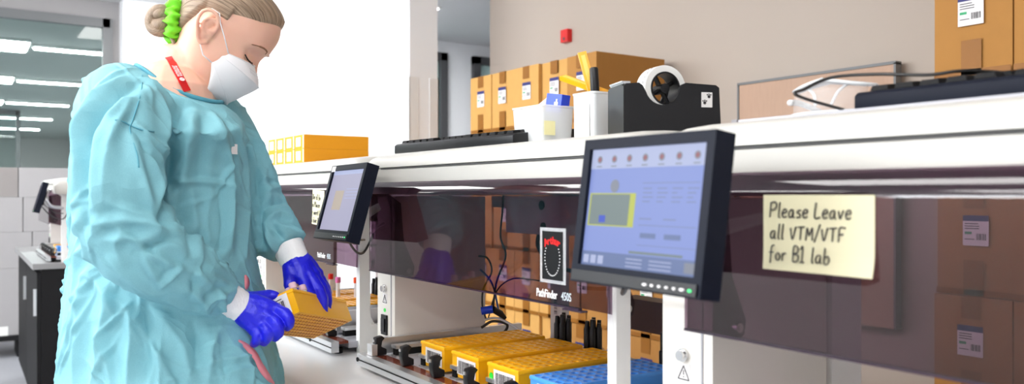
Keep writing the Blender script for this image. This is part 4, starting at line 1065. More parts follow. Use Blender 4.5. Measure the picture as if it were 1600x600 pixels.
# ================================================================== PERSON
def person():
    base = P(262, 303, 1.52); base.z = 0
    t = thing('person', 'person in teal gown, white mask and blue gloves holding an orange rack', 'person', base)
    ray = (FW+RT*((262-800)/F)).normalized(); ray.z = 0; ray.normalize()
    E = ray.cross(UP).normalized()           # the way she faces (to the right)
    S = ray                                  # across her body, away from the viewer
    # ---------- head frame
    ya = math.radians(10)
    hd = (E*math.cos(ya)-S*math.sin(ya)); pit = math.radians(31)
    left = (S*math.cos(ya)+E*math.sin(ya))
    hx = (hd*math.cos(pit)-UP*math.sin(pit)).normalized(); hz = (UP*math.cos(pit)+hd*math.sin(pit)).normalized(); hy = left
    earp = P(325, 45, 1.487)
    HO = earp+hy*.075-hx*.0+hz*0
    HM = Matrix((hx, hy, hz)).transposed().to_4x4(); HM.translation = HO
    zt = [-.115, -.105, -.09, -.07, -.055, -.04, -.02, 0, .012, .025, .04, .06, .08, .095, .108, .117, .121]
    xf = [.040, .060, .072, .079, .084, .088, .094, .091, .093, .1005, .104, .104, .097, .085, .063, .035, .005]
    xb = [.015, .0, -.015, -.032, -.043, -.050, -.056, -.062, -.067, -.071, -.075, -.078, -.076, -.068, -.052, -.026, 0]
    ww = [.020, .036, .047, .054, .058, .062, .066, .069, .071, .072, .074, .075, .071, .063, .048, .028, .004]
    ip = lambda z, a: float(np.interp(z, zt, a))
    def sm(z, a):
        return sum(ip(z+o, a)*w_ for o, w_ in ((-.008, .15), (-.004, .2), (0, .3), (.004, .2), (.008, .15)))
    def gs(v, c, s): return math.exp(-((v-c)/s)**2)
    def head_pt(th, z, off=0.):
        cx = .004+.012*max(0, -z)/.1
        a = sm(z, xf)-cx; b = cx-sm(z, xb); w = sm(z, ww)
        c, s = math.cos(th), math.sin(th)
        e = 2/2.25 if c > 0 else 2/2.05
        X = (a if c > 0 else b)*math.copysign(abs(c)**e, c)+cx; Y = w*math.copysign(abs(s)**e, s)
        if c > 0:
            fr = c**1.5
            X -= .014*(gs(abs(Y), .031, .014)*gs(z, .004, .013))*min(1, c*2)      # eye sockets
            X += .0045*gs(abs(Y), .032, .024)*gs(z, .024, .009)                    # brow
            X += .0065*gs(abs(Y), .031, .0115)*gs(z, .0, .0085)                    # eyeball under the lid
            X += .005*gs(abs(Y), .040, .02)*gs(z, -.028, .02)                      # cheek
            if z < .014: X += (.013*min(1, (.014-z)/.048)*gs(z, -.03, .034)+.003)*gs(Y, 0, .0105+.004*(z < -.02))   # nose
            X += .004*gs(Y, 0, .02)*gs(z, -.066, .007)-.004*gs(Y, 0, .02)*gs(z, -.074, .004)
        p = Vector((X, Y, z))
        if off:
            q = Vector((p.x-cx, p.y, (z-.02)*.9)).normalized(); p += q*off
        return p
    def head_grid(nt, nz, z0, z1, off, deco=None):
        pts = []
        for j in range(nz+1):
            u = j/nz; z = z0+(z1-z0)*(1-(1-u)**1.6 if True else u)
            pts.append([head_pt(2*math.pi*i/nt, z, off) for i in range(nt)])
        return pts
    bm = B()
    G = head_grid(96, 72, -.113, .1195, 0)
    V = [[bm.verts.new(HM @ p) for p in row] for row in G]
    for a, b in zip(V, V[1:]):
        for i in range(96): bm.faces.new((a[i], a[(i+1) % 96], b[(i+1) % 96], b[i]))
    bm.faces.new(V[0][::-1]); bm.faces.new(V[-1])
    # ears: rim, lobe and bowl
    for s in (-1, 1):
        def ep(x, z, o): return HM @ Vector((x, s*(.0705+o), z))
        rim = spline([ep(.010, -.012, .0), ep(.012, .012, .006), ep(.006, .026, .011), ep(-.008, .031, .016), ep(-.020, .022, .019), ep(-.021, .004, .018), ep(-.013, -.012, .014), ep(-.006, -.024, .009), ep(.003, -.029, .006), ep(.009, -.022, .002)], 5)
        tube(bm, rim, .0038, 8, round_end=True)
        inner = spline([ep(.004, .016, .006), ep(-.006, .018, .010), ep(-.012, .006, .012), ep(-.006, -.008, .008), ep(.004, -.010, .004)], 5)
        tube(bm, inner, .003, 8, round_end=True)
        tube(bm, [ep(-.006, .016, -.003), ep(-.008, .002, -.001), ep(-.003, -.016, .001)], [.012, .0105, .008], 12, round_end=True)
        tube(bm, [ep(.009, -.004, .002), ep(.007, -.001, .006)], [.005, .004], 8, round_end=True)
    # neck and shoulders, torso, limbs (under the clothes)
    nb = P(268, 160, 1.53)
    tube(bm, spline([HM @ Vector((.004, 0, -.03)), HM @ Vector((-.002, 0, -.070)), P(292, 98, 1.555), P(282, 128, 1.545), nb, nb-UP*.05], 4), [.051]*4+[.051]*4+[.053]*4+[.058]*4+[.070]*4+[.09], 24, round_end=True)
    sn, sf = P(205, 200, 1.385), P(300, 200, 1.68)
    tube(bm, [sn, P(255, 168, 1.52), sf], [.050, .075, .050], 16, round_end=True)
    tube(bm, [P(262, 170, 1.52), P(262, 260, 1.52), P(262, 400, 1.52), P(266, 520, 1.52), P(266, 640, 1.52)], [.09, .12, .115, .13, .14], 20, round_end=True)
    armn = [sn, P(190, 280, 1.34), P(203, 372, 1.335), P(300, 430, 1.385), P(366, 474, 1.425), P(400, 490, 1.43)]
    armf = [sf, P(380, 270, 1.66), P(412, 335, 1.64), P(445, 378, 1.61), P(459, 406, 1.60), P(468, 430, 1.585)]
    for a in (armn, armf): tube(bm, a, [.045, .040, .034, .030, .024, .022], 14, round_end=True)
    hipz = .86
    for s in (-.085, .085):
        h = base+S*s+Vector((0, 0, hipz)); tube(bm, [h, base+S*s+E*.02+Vector((0, 0, .47)), base+S*s*1.05-E*.01+Vector((0, 0, .10))], [.082, .056, .040], 16, round_end=True)
        f = base+S*s*1.05; tube(bm, [f-E*.05+UP*.045, f+E*.05+UP*.035, f+E*.14+UP*.025], [.036, .032, .022], 12, round_end=True)
    bb = fuse(bm, .0024, 2, .4)
    body = obj('body', bb, M['skin'], t, smooth=True)
    bvb = BVHTree.FromObject(body, bpy.context.evaluated_depsgraph_get())
    W2L = parent_world(t).inverted()
    def hit(px, py):
        d = (P(px, py, 1)-CAM).normalized(); o = W2L @ CAM; r = bvb.ray_cast(o, W2L.to_3x3() @ d)
        return None if r[0] is None else (parent_world(t) @ r[0], (W2L.to_3x3().inverted() @ r[1]).normalized())
    # eyes, lids and brows
    for s in (-1, 1):
        bm = B(); pts = [head_pt(math.atan2(s*y, x), z) for (y, x, z) in ()]
        def fp(y, z, o=.001):
            # point on the face at lateral y and height z
            lo, hi = 0., math.pi/2
            for _ in range(30):
                m_ = (lo+hi)/2
                if abs(head_pt(m_, z).y) < y: lo = m_
                else: hi = m_
            p = head_pt(lo, z); q = Vector((p.x-.004, p.y*.9, 0)).normalized(); p = p+q*o; return HM @ Vector((p.x, s*p.y, p.z))
        tube(bm, spline([fp(.016, .021), fp(.024, .0255), fp(.036, .027), fp(.046, .0245), fp(.053, .0195)], 6), [.0007]*6+[.0016]*6+[.0017]*6+[.0010]*6+[.0004], 8)
        obj('eyebrow', bm, M['brow'], t, smooth=True)
        bm = B(); tube(bm, spline([fp(.019, -.006, .0005), fp(.028, -.0075, .0015), fp(.038, -.0065, .0015), fp(.046, -.002, .001)], 6), [.0006]*6+[.0013]*6+[.0014]*6+[.0008], 6)
        for k in range(9):
            y = .022+.003*k; a = fp(y, -.0068, .001); tube(bm, [a, fp(y+.001, -.011, .006)], [.0005, .0002], 4)
        obj('eyelash', bm, M['lash'], t, smooth=True)
    # ---------- hair
    bun = Vector((-.090, 0, -.026)); root = Vector((-.056, 0, -.008))
    def hair_in(p):
        x, y, z = p
        # hairline: forehead, temples, round the ear, nape
        if x > .02: lim = .073-.30*max(0, abs(y)-.030)-.02*max(0, x-.06)
        if x > .02: lim = .074-.42*max(0, abs(y)-.035) if abs(y) < .06 else .0635-1.0*(.07-x)*.35
        elif x > -.024: lim = .031
        else: lim = .031-(-.024-x)*2.2
        if x > .02: lim = max(lim, .033+(x-.02)*.62)
        return z-max(lim, -.066)
    NT, NZ = 220, 130
    bm = B(); uvl = bm.loops.layers.uv.new('strand'); rows = []; info = {}
    for j in range(NZ+1):
        z = -.07+(.1185+.07)*(1-(1-j/NZ)**1.7); row = []
        for i in range(NT):
            th = 2*math.pi*i/NT; p = head_pt(th, z); m_ = hair_in(p)
            r = p-root; ang = math.atan2(r.y, r.z+.0) ; dist = r.length
            k = min(1, max(0, m_/.016)); off = -.0015+.0095*k**.6
            off += k*(.0008*math.sin(ang*70+3*math.sin(ang*9))+.0010*noise.noise(Vector((ang*14, dist*8, 0)))*1.5)
            q = head_pt(th, z, off); v = bm.verts.new(HM @ q); row.append(v); info[v] = (m_, ang, dist)
        rows.append(row)
    for a, b in zip(rows, rows[1:]):
        for i in range(NT):
            q = (a[i], a[(i+1) % NT], b[(i+1) % NT], b[i])
            if max(info[v][0] for v in q) > 0:
                f = bm.faces.new(q); aa = [info[v][1] for v in q]
                if max(aa)-min(aa) > 3: aa = [x+2*math.pi if x < 0 else x for x in aa]
                for l, A_, v in zip(f.loops, aa, q): l[uvl].uv = (A_, info[v][2]*10)
    top = bm.faces.new(rows[-1])
    for l in top.loops: l[uvl].uv = (info[l.vert][1]*0+.1, 1)
    bmesh.ops.delete(bm, geom=[v for v in bm.verts if not v.link_faces], context='VERTS')
    hair = obj('hair', bm, M['hair'], t, smooth=True)
    # bun: coils of hair
    bm = B(); uvl = bm.loops.layers.uv.new('strand')
    def utube(pts, rad, n=14, tw=0):
        pts = spline(pts, 6); rads = [rad*(.6+.4*math.sin(math.pi*min(1, max(0, (i+3)/(len(pts)+5))))) for i in range(len(pts))]
        R = tube(bm, pts, rads, n)
        for i, (a, b) in enumerate(zip(R, R[1:])):
            for k in range(n):
                f = next((f for f in a[k].link_faces if a[(k+1) % n] in f.verts and b[k] in f.verts), None)
                if f:
                    for l in f.loops:
                        vi = l.vert; ii = i if vi in a else i+1; kk = (a if vi in a else b).index(vi); kk = n if (kk == 0 and k == n-1) else kk
                        l[uvl].uv = (kk/n*1.2+tw*ii*.02, ii*.12)
    bc = bun
    for c_, (r, sy, ph) in enumerate(((.019, .012, 0), (.020, -.012, 1.2), (.012, .018, 2.4), (.010, -.019, 3.6), (.021, 0, 4.4))):
        pts = []
        for k in range(9):
            a = ph+k*.72; pts.append(HM @ (bc+Vector((r*math.cos(a)*.85, sy+.004*math.sin(2*a), r*math.sin(a)))))
        utube(pts, .0125, 14, c_)
    utube([HM @ (root+Vector((.0, 0, 0))), HM @ (root*.5+bun*.5), HM @ bun], .020, 16)
    pb = HM @ bun
    utube([P(262, 44, 1.53), P(267, 56, 1.525), P(271, 66, 1.522), P(273, 76, 1.522)], .0035, 8)
    obj('hair_bun', bm, M['hair'], hair, smooth=True)
    bm = B(); pts = [P(246, 32, 1.52), P(238, 48, 1.52), P(243, 58, 1.52), P(256, 66, 1.53), P(264, 66, 1.54)]; tube(bm, spline(pts, 6), .00035, 5)
    tube(bm, spline([P(243, 20, 1.52), P(237, 30, 1.52), P(240, 45, 1.52), P(247, 54, 1.53)], 6), .0004, 5); obj('loose_hair', bm, M['brow'], hair)
    # scrunchie round the root of the bun
    bm = B(); ax = (bun-root).normalized(); u, v = frame_for(ax); cc = root*.62+bun*.38; n, m_ = 160, 22; R = []
    for i in range(n):
        a = 2*math.pi*i/n; rr = .030+.0018*math.sin(a*5)+.0010*math.sin(a*11+1); rad = .0155+.0016*math.sin(a*8+.5)+.0016*math.sin(a*19+2)
        c = cc+(u*math.cos(a)+v*math.sin(a))*rr+ax*.003*math.sin(a*11)
        d = (u*math.cos(a)+v*math.sin(a))
        R.append([bm.verts.new(HM @ (c+d*(rad*1.0*math.cos(b))+ax*(rad*.85*math.sin(b)*(1+.16*math.sin(a*16+b*2)+.10*math.sin(a*27-b*3))))) for b in [2*math.pi*k/m_ for k in range(m_)]])
    for i in range(n):
        for k in range(m_): bm.faces.new((R[i][k], R[(i+1) % n][k], R[(i+1) % n][(k+1) % m_], R[i][(k+1) % m_]))
    bmesh.ops.recalc_face_normals(bm, faces=bm.faces); obj('scrunchie', bm, M['lime'], t, smooth=True)
    # ---------- mask
    HI = HM.inverted()
    def onp(px, py, y):       # where a bearing meets a lengthwise plane of the head
        o = HI @ CAM; d = HI.to_3x3() @ (P(px, py, 1)-CAM); k = (y-o.y)/d.y; return o+d*k
    cen = [onp(399, 104, 0), onp(404, 138, 0), onp(353, 163, 0), onp(330, 158, 0)]
    sid = [onp(357, 84, -.060), onp(347, 88, -.064), onp(331, 98, -.066), onp(323, 143, -.052)]
    bul = [.012, .016, .014, .006]
    bm = B(); R = []; n = 16
    for c, sd, bu in zip(cen, sid, bul):
        row = []
        for k in range(-n, n+1):
            f = abs(k)/n; p = c.lerp(Vector((sd.x, abs(sd.y), sd.z)), f); p.y = abs(sd.y)*math.sin(f*math.pi/2)**.92
            x = c.x+(sd.x-c.x)*(1-math.cos(f*math.pi/2))**.95; zz = c.z+(sd.z-c.z)*f**1.1
            row.append(Vector((x, math.copysign(p.y, k) if k else 0, zz)))
        R.append(row)
    # subdivide between folds
    rows = []
    for a, b in zip(R, R[1:]):
        for s_ in range(6):
            f = s_/6; rows.append([p.lerp(q, f)+Vector((.0012*math.sin(math.pi*f), 0, 0)) for p, q in zip(a, b)])
    rows.append(R[-1])
    V = [[bm.verts.new(HM @ (p+Vector((.0012*noise.noise(p*90), 0, .0008*noise.noise(p*70+Vector((5, 5, 5))))))) for p in row] for row in rows]
    for a, b in zip(V, V[1:]):
        for i in range(2*n): bm.faces.new((a[i], a[i+1], b[i+1], b[i]))
    bmesh.ops.recalc_face_normals(bm, faces=bm.faces)
    if sum(((f.calc_center_median()-HO).dot(f.normal) for f in bm.faces)) < 0: bmesh.ops.reverse_faces(bm, faces=bm.faces)
    bmesh.ops.solidify(bm, geom=bm.faces[:], thickness=-.0012 if False else .0012)
    mk = obj('face_mask', bm, M['mask'], t, smooth='auto')
    bm = B()
    for i in (6, 12):
        tube(bm, [HM @ (p+Vector((.0016, p.y*.01, 0))) for p in rows[i]], .0007, 6)
    tube(bm, [HM @ (p+Vector((.0012, 0, 0))) for p in rows[0]], .0009, 6); obj('mask_seam', bm, M['mask'], mk, smooth=True)
    bm = B()
    for k in range(3): tube(bm, [HM @ (rows[2][n+j].lerp(rows[3][n+j], k*.7)+Vector((.0022, 0, 0))) for j in range(-7, 8)], .0006, 5)
    obj('nose_strip', bm, M['mask'], mk)
    for s in (-1, 1):
        bm = B(); f = lambda v: HM @ Vector((v[0], s*v[1], v[2]))
        a0 = sid[0]; a1 = sid[2]
        tube(bm, [f((a0.x, .0615, a0.z)), f((.018, .074, .0)), f((.013, .0775, .022)), f((.002, .080, .033)), f((-.012, .080, .033))] if s > 0 else [f((a0.x, .0615, a0.z)), f((.030, .0745, .004)), f((.0135, .080, .020)), f((.004, .083, .034)), f((-.012, .082, .034))], .0011, 8)
        tube(bm, [f((a1.x, .068, a1.z)), f((.016, .070, -.045)), f((.001, .078, -.029)), f((-.008, .080, -.020))], .0011, 8)
        obj('ear_loop', bm, M['mask'], mk, smooth=True)
    # ---------- lanyard on the neck
    bm = B(); L_ = []; R_ = []
    for k in range(15):
        f = k/14; cx_ = 264+28*f; cy_ = 90+53*f
        for (lst, ox, oy) in ((L_, -5.2, 1.5), (R_, 5.2, -1.5)):
            h = hit(cx_+ox, cy_+oy)
            if h: lst.append(h[0]+h[1]*.0022)
            elif lst: lst.append(lst[-1]+UP*-.003)
            else: lst.append(P(cx_+ox, cy_+oy, 1.54))
    va = [bm.verts.new(p) for p in L_]; vb = [bm.verts.new(p) for p in R_]
    for i in range(14): bm.faces.new((va[i], vb[i], vb[i+1], va[i+1]))
    bmesh.ops.recalc_face_normals(bm, faces=bm.faces)
    bmesh.ops.solidify(bm, geom=bm.faces[:], thickness=.0008)
    lan = obj('lanyard', bm, M['red'], t, smooth='auto')
    a, b = (L_[2]+R_[2])/2, (L_[12]+R_[12])/2; nn = ((R_[7]-L_[7]).cross(b-a)).normalized()
    if nn.dot(CAM-a) < 0: nn = -nn
    dirv = (a-b).normalized(); vv = nn.cross(dirv)
    c = (L_[7]+R_[7])/2
    # text runs down the ribbon
    m = plane_mtx((L_[6]+R_[6])/2+nn*.0024, dirv, vv); bm = B()
    text_bm(bm, 'SULLIVAN NI', m @ Matrix.Translation((-.002, -.0023, 0)), .0062, 0, .8); text_bm(bm, 'PATHOLOGY', m @ Matrix.Translation((-.002, .0026, 0)), .0062, 0, .8)
    disc(bm, m @ Matrix.Translation((-.025, 0, 0)), 0, 0, .0044, 0, 0, 16); text_bm(bm, 'S', m @ Matrix.Translation((-.025, 0, .0006)), .007, 1)
    obj('lanyard_print', bm, [M['whitetxt'], M['red']], lan)
    # ---------- gown
    bm = B()
    rings = [  # px, py, half length along E, half width along S, tilt (drop towards the front)
        (281, 133, .074, .070, .42, .024), (278, 135, .090, .092, .42, .032), (270, 141, .112, .132, .36, .050), (260, 158, .134, .170, .26, .055), (255, 185, .146, .188, .14, .030),
        (253, 215, .148, .172, .06, .01), (255, 260, .146, .150, 0, 0), (257, 320, .148, .145, 0, 0), (258, 380, .154, .152, 0, 0), (260, 440, .166, .175, 0, 0), (263, 500, .175, .198, 0, 0),
        (268, 570, .188, .225, 0, 0), (270, 650, .195, .232, 0, 0), (268, 800, .215, .245, 0, 0), (268, 850, .212, .24, 0, 0)]
    N = 72; prev = None; first = None
    rr = []
    for i in range((len(rings)-1)*4+1):
        a = i/4; k = min(int(a), len(rings)-2); f = a-k; rr.append(tuple(rings[k][j]*(1-f)+rings[k+1][j]*f for j in range(6)))
    for (px_, py_, he, hs, tl, dr) in rr:
        c = P(px_, py_, 1.52); ring = []
        low = max(0, (py_-380)/300)
        for k in range(N):
            a = 2*math.pi*k/N; ca, sa = math.cos(a), math.sin(a); e = 2/2.3
            x = he*math.copysign(abs(ca)**e, ca); y = hs*math.copysign(abs(sa)**e, sa)
            pl = 1+low*(.030*math.sin(a*7+1.2)+.022*math.sin(a*12+py_*.004)+.014*math.sin(a*19+2))
            ring.append(bm.verts.new(c+E*x*pl+S*y*pl-UP*(tl*x+dr*(y/hs)**2)))
        if prev:
            for k in range(N): bm.faces.new((prev[k], prev[(k+1) % N], ring[(k+1) % N], ring[k]))
        else: bm.faces.new(ring[::-1]); first = [v.co.copy() for v in ring]
        prev = ring
    bm.faces.new(prev)
    near = [(225, 168, 1.42, .060), (202, 190, 1.37, .070), (188, 225, 1.325, .071), (185, 280, 1.295, .068), (191, 335, 1.285, .071), (207, 376, 1.285, .068), (245, 405, 1.305, .063), (285, 427, 1.34, .057), (318, 446, 1.375, .049), (340, 459, 1.40, .041), (351, 466, 1.41, .036)]
    far = [(305, 168, 1.62, .062), (338, 196, 1.66, .066), (362, 240, 1.655, .066), (385, 290, 1.65, .062), (402, 330, 1.64, .058), (424, 358, 1.625, .054), (440, 376, 1.612, .048), (451, 389, 1.604, .038)]
    back = [(215, 150, 1.47, .05), (165, 150, 1.47, .03), (146, 190, 1.46, .03), (140, 280, 1.46, .035), (140, 400, 1.46, .032), (143, 500, 1.47, .034), (150, 620, 1.48, .034)]
    for ch in (near, far):
        pts = spline([P(*c[:3]) for c in ch], 4); rad = [float(np.interp(i/4, range(len(ch)), [c[3] for c in ch])) for i in range(len(pts))]
        tube(bm, pts, rad, 26, round_end=False)
    tube(bm, spline([P(*c[:3]) for c in back], 4), [float(np.interp(i/4, range(len(back)), [c[3] for c in back])) for i in range(4*(len(back)-1)+1)], 16, round_end=True)
    g = fuse(bm, .0060, 4, .5)
    bmesh.ops.subdivide_edges(g, edges=[e for e in g.edges if min(e.verts[0].co.z, e.verts[1].co.z) > .8], cuts=1, use_grid_fill=True, smooth=0)
    g.normal_update(); g.verts.ensure_lookup_table()
    co = np.array([v.co[:] for v in g.verts]); no = np.array([v.normal[:] for v in g.verts]); disp = np.zeros(len(co))
    rs = np.random.RandomState(11)
    def fold(a, b, wd, amp, asym=.5):
        """a crease from a to b: raised ridge with a hollow beside it"""
        a = np.array(a); b = np.array(b); d = b-a; L = np.linalg.norm(d); d /= L
        r = co-a; s = r@d; near_ = (s > -.3*L) & (s < 1.3*L); idx = np.where(near_)[0]
        rr_ = r[idx]-np.outer(s[idx], d); nn = no[idx]; side = np.cross(nn, d); sn_ = np.linalg.norm(side, axis=1)+1e-6
        q = (rr_*side).sum(1)/sn_; dist = np.linalg.norm(rr_, axis=1); ok = dist < wd*6
        q = q+.25*wd*np.sin(s[idx]/L*5+a[0]*40)
        u = s[idx]/L; taper = np.clip(np.sin(np.pi*np.clip((u+.15)/1.3, 0, 1)), 0, 1)**.8
        pr = np.exp(-(np.abs(q)/wd)**1.35)-asym*np.exp(-((q-1.9*wd)/(1.2*wd))**2)-asym*.4*np.exp(-((q+2.0*wd)/(1.3*wd))**2)
        disp[idx] += 1.2*amp*pr*taper*sn_.clip(0, 1)*ok*np.exp(-np.maximum(0, dist-3*wd)**2/(2*wd)**2)
    def foldp(p, q, wd, amp): fold(P(*p)[:], P(*q)[:], wd, amp)
    bvg0 = BVHTree.FromBMesh(g)
    def snap(px, py):
        d = (P(px, py, 1)-CAM).normalized(); r = bvg0.ray_cast(CAM, d); return None if r[0] is None else np.array(r[0][:])
    def path(pts, wd, amp, asym=.45):
        """crease following the surface along a drawn path"""
        q = []
        for i in range(len(pts)-1):
            for k in range(5): q.append(snap(pts[i][0]+(pts[i+1][0]-pts[i][0])*k/5, pts[i][1]+(pts[i+1][1]-pts[i][1])*k/5))
        q.append(snap(*pts[-1])); q = [x for x in q if x is not None]
        if len(q) < 3: return
        q = np.array(q); q[1:-1] = (q[:-2]+2*q[1:-1]+q[2:])/4
        seg = q[1:]-q[:-1]; sl = np.linalg.norm(seg, axis=1)+1e-9; cum = np.concatenate([[0], np.cumsum(sl)]); tot = cum[-1]
        lo, hi = q.min(0)-wd*5, q.max(0)+wd*5
        idx = np.where(((co > lo) & (co < hi)).all(1))[0]
        if not len(idx): return
        c = co[idx]; best = np.full(len(idx), 1e9); bq = np.zeros(len(idx)); bs = np.zeros(len(idx))
        for k in range(len(seg)):
            d = seg[k]/sl[k]; r = c-q[k]; t_ = np.clip(r@d, 0, sl[k]); rr_ = r-np.outer(t_, d); ds = np.linalg.norm(rr_, axis=1)
            side = np.cross(no[idx], d); sg = np.sign((rr_*side).sum(1)); m_ = ds < best
            best[m_] = ds[m_]; bq[m_] = (sg*ds)[m_]; bs[m_] = ((cum[k]+t_)/tot)[m_]
        taper = np.sin(np.pi*np.clip(.06+.88*bs, 0, 1))**.55
        pr = np.exp(-(np.abs(bq)/wd)**1.3)-asym*np.exp(-((bq-2.1*wd)/(1.3*wd))**2)-asym*.5*np.exp(-((bq+2.2*wd)/(1.4*wd))**2)
        disp[idx] += amp*pr*taper*(best < wd*5)
    for (pts, wd, amp) in (
        # hollow between the back flap and the sleeve, armhole hollow
        (((219, 126), (182, 148), (150, 178), (131, 215), (126, 290), (130, 350)), .012, -.018), (((195, 122), (150, 150), (122, 195), (117, 290)), .010, .012),
        (((288, 168), (270, 222), (262, 283), (256, 350)), .010, -.020), (((300, 175), (290, 230), (281, 300)), .012, .008),
        (((250, 150), (262, 190), (256, 235)), .010, .009), (((212, 195), (240, 218), (262, 240)), .006, .008), (((213, 205), (232, 235), (255, 262)), .005, -.006),
        (((205, 210), (222, 270), (240, 330)), .007, .007), (((180, 190), (165, 250), (160, 320)), .010, .008), (((152, 200), (143, 260), (146, 320)), .007, .006),
        (((236, 240), (252, 285), (250, 330)), .006, .007), (((195, 150), (165, 185)), .006, .006), (((205, 155), (170, 225)), .005, .005),
        # crook of the elbow
        (((150, 352), (190, 345), (235, 352), (262, 364)), .009, .014), (((160, 376), (200, 372), (240, 376)), .008, .009), (((222, 392), (245, 382), (268, 372)), .007, -.016),
        (((228, 392), (262, 380), (285, 392)), .007, .009), (((218, 390), (236, 420), (251, 448)), .006, .008), (((251, 448), (266, 437), (281, 420)), .005, .009), (((232, 396), (262, 410), (283, 420)), .005, .008),
        (((283, 422), (310, 428), (330, 445)), .006, .008), (((175, 320), (205, 330), (245, 345)), .008, .010), (((168, 400), (195, 430), (235, 460)), .009, .007),
        (((313, 484), (338, 466), (366, 452)), .006, .009), (((292, 450), (315, 470), (330, 492)), .006, .008), (((325, 430), (345, 440), (368, 450)), .005, .007), (((262, 470), (290, 482), (318, 488)), .006, .006),
        (((345, 455), (352, 475), (348, 492)), .004, .006), (((300, 425), (305, 445), (296, 468)), .006, -.007), (((190, 360), (180, 385), (190, 410)), .007, .006),
        # skirt of the gown
        (((185, 470), (203, 490), (207, 530), (199, 600)), .009, .014), (((170, 450), (158, 520), (150, 600)), .010, .012), (((135, 400), (122, 480), (116, 600)), .010, .012),
        (((216, 500), (238, 545), (262, 592)), .008, .010), (((228, 480), (232, 530), (228, 600)), .010, -.010), (((255, 500), (285, 540), (300, 600)), .010, .009), (((345, 510), (328, 545), (326, 600)), .010, .012),
        (((330, 565), (362, 560), (395, 556)), .006, .007), (((340, 590), (372, 578), (410, 574)), .006, .007), (((300, 500), (312, 530), (306, 570)), .008, -.009), (((375, 545), (390, 570), (395, 600)), .007, .008),
        (((140, 430), (165, 460), (180, 500)), .008, .009), (((148, 520), (165, 560), (172, 600)), .007, .008), (((120, 350), (118, 430), (108, 520)), .008, .010),
        # front of the chest
        (((334, 180), (352, 220), (360, 270), (361, 330), (358, 385)), .010, .013), (((262, 284), (300, 283), (345, 287), (365, 292)), .0045, .006), (((372, 200), (383, 250), (386, 320), (384, 400)), .009, .009),
        (((401, 225), (405, 300), (409, 380)), .008, -.014), (((300, 290), (306, 340), (310, 400)), .009, .008), (((330, 300), (322, 345), (330, 395)), .007, .007), (((345, 190), (362, 215), (378, 260)), .006, .007),
        (((270, 150), (300, 162), (330, 172)), .006, .006), (((315, 185), (318, 230), (312, 275)), .010, -.007), (((280, 300), (285, 345), (300, 390)), .008, -.008), (((345, 300), (350, 350), (344, 410)), .006, -.008),
        # far sleeve
        (((404, 308), (425, 296), (443, 290)), .007, .011), (((406, 330), (430, 315), (446, 316)), .006, -.011), (((411, 348), (437, 332), (468, 346)), .007, .012), (((412, 358), (422, 378), (430, 392)), .006, .010),
        (((384, 215), (402, 255), (415, 290)), .007, .010), (((392, 195), (418, 250), (432, 285)), .006, .007), (((425, 350), (450, 356), (478, 372)), .006, .009), (((418, 340), (432, 362), (445, 375)), .005, -.008), (((455, 350), (472, 365), (484, 385)), .005, .008)):
        path(pts, wd, amp*.9)
    for it_ in range(230):    # small crumples
        i = rs.randint(len(co))
        if co[i][2] < .85: continue
        a = co[i]; d = rs.randn(3)+np.array([0, 0, -1.1]); d -= no[i]*(d@no[i]); d /= np.linalg.norm(d)+1e-6
        fold(a, a+d*rs.uniform(.05, .20), rs.uniform(.0026, .0052), rs.uniform(.0018, .0042), .35)
    for i, v in enumerate(g.verts): v.co += Vector(no[i])*float(disp[i])
    gown = obj('gown', g, M['gown'], t, smooth=True)
    # collar binding, sitting at the neckline
    bm = B(); pts = []
    cc = P(281, 132, 1.52)
    for k in range(40):
        a = 2*math.pi*k/40; pts.append(cc+E*(.0745*math.cos(a))+S*(.070*math.sin(a))-UP*(.42*.0745*math.cos(a)+.024*math.sin(a)**2)+UP*.005)
    bvg = BVHTree.FromObject(gown, bpy.context.evaluated_depsgraph_get()); Wt = parent_world(t)
    for k, p in enumerate(pts):
        r = bvg.ray_cast(W2L @ (p+UP*.08), -UP)
        if r[0] is not None and abs((Wt @ r[0]).z-p.z) < .07: pts[k] = (Wt @ r[0])+UP*.003
    pts = [(pts[k-1]+pts[k]*2+pts[(k+1) % 40])/4 for k in range(40)]
    tube(bm, pts+[pts[0]], .0042, 8, cap=False); obj('collar_binding', bm, M['gownbind'], gown, smooth=True)
    # shoulder seam + tie + tag
    bm = B(); 
    h = P(365, 232, 1.41); bv = BVHTree.FromObject(gown, bpy.context.evaluated_depsgraph_get())
    def ghit(px, py):
        d = (P(px, py, 1)-CAM).normalized(); r = bv.ray_cast(W2L @ CAM, W2L.to_3x3() @ d)
        return None if r[0] is None else (parent_world(t) @ r[0], (W2L.to_3x3().inverted() @ r[1]).normalized())
    h = ghit(365, 232)
    if h:
        m = plane_mtx(h[0]+h[1]*.002, (h[1].cross(UP))*-1, UP); quad(bm, m, -.007, -.009, .007, .009, 0, 0, .0006); obj('gown_tag', bm, M['label'], gown)
    else: bm.free()
    bm = B(); ss = []
    for (px_, py_) in ((222, 118), (222, 135), (216, 160), (207, 190), (203, 205), (214, 240), (217, 262)):
        h = ghit(px_, py_)
        if h: ss.append(h[0]+h[1]*.0008)
    if len(ss) > 2: tube(bm, spline(ss, 5), .0011, 6)
    ss = []
    for (px_, py_) in ((180, 188), (192, 190), (203, 196), (222, 203), (240, 206)):
        h = ghit(px_, py_)
        if h: ss.append(h[0]+h[1]*.0008)
    if len(ss) > 2: tube(bm, spline(ss, 5), .0011, 6)
    obj('shoulder_seam', bm, M['gownbind'], gown, smooth=True)
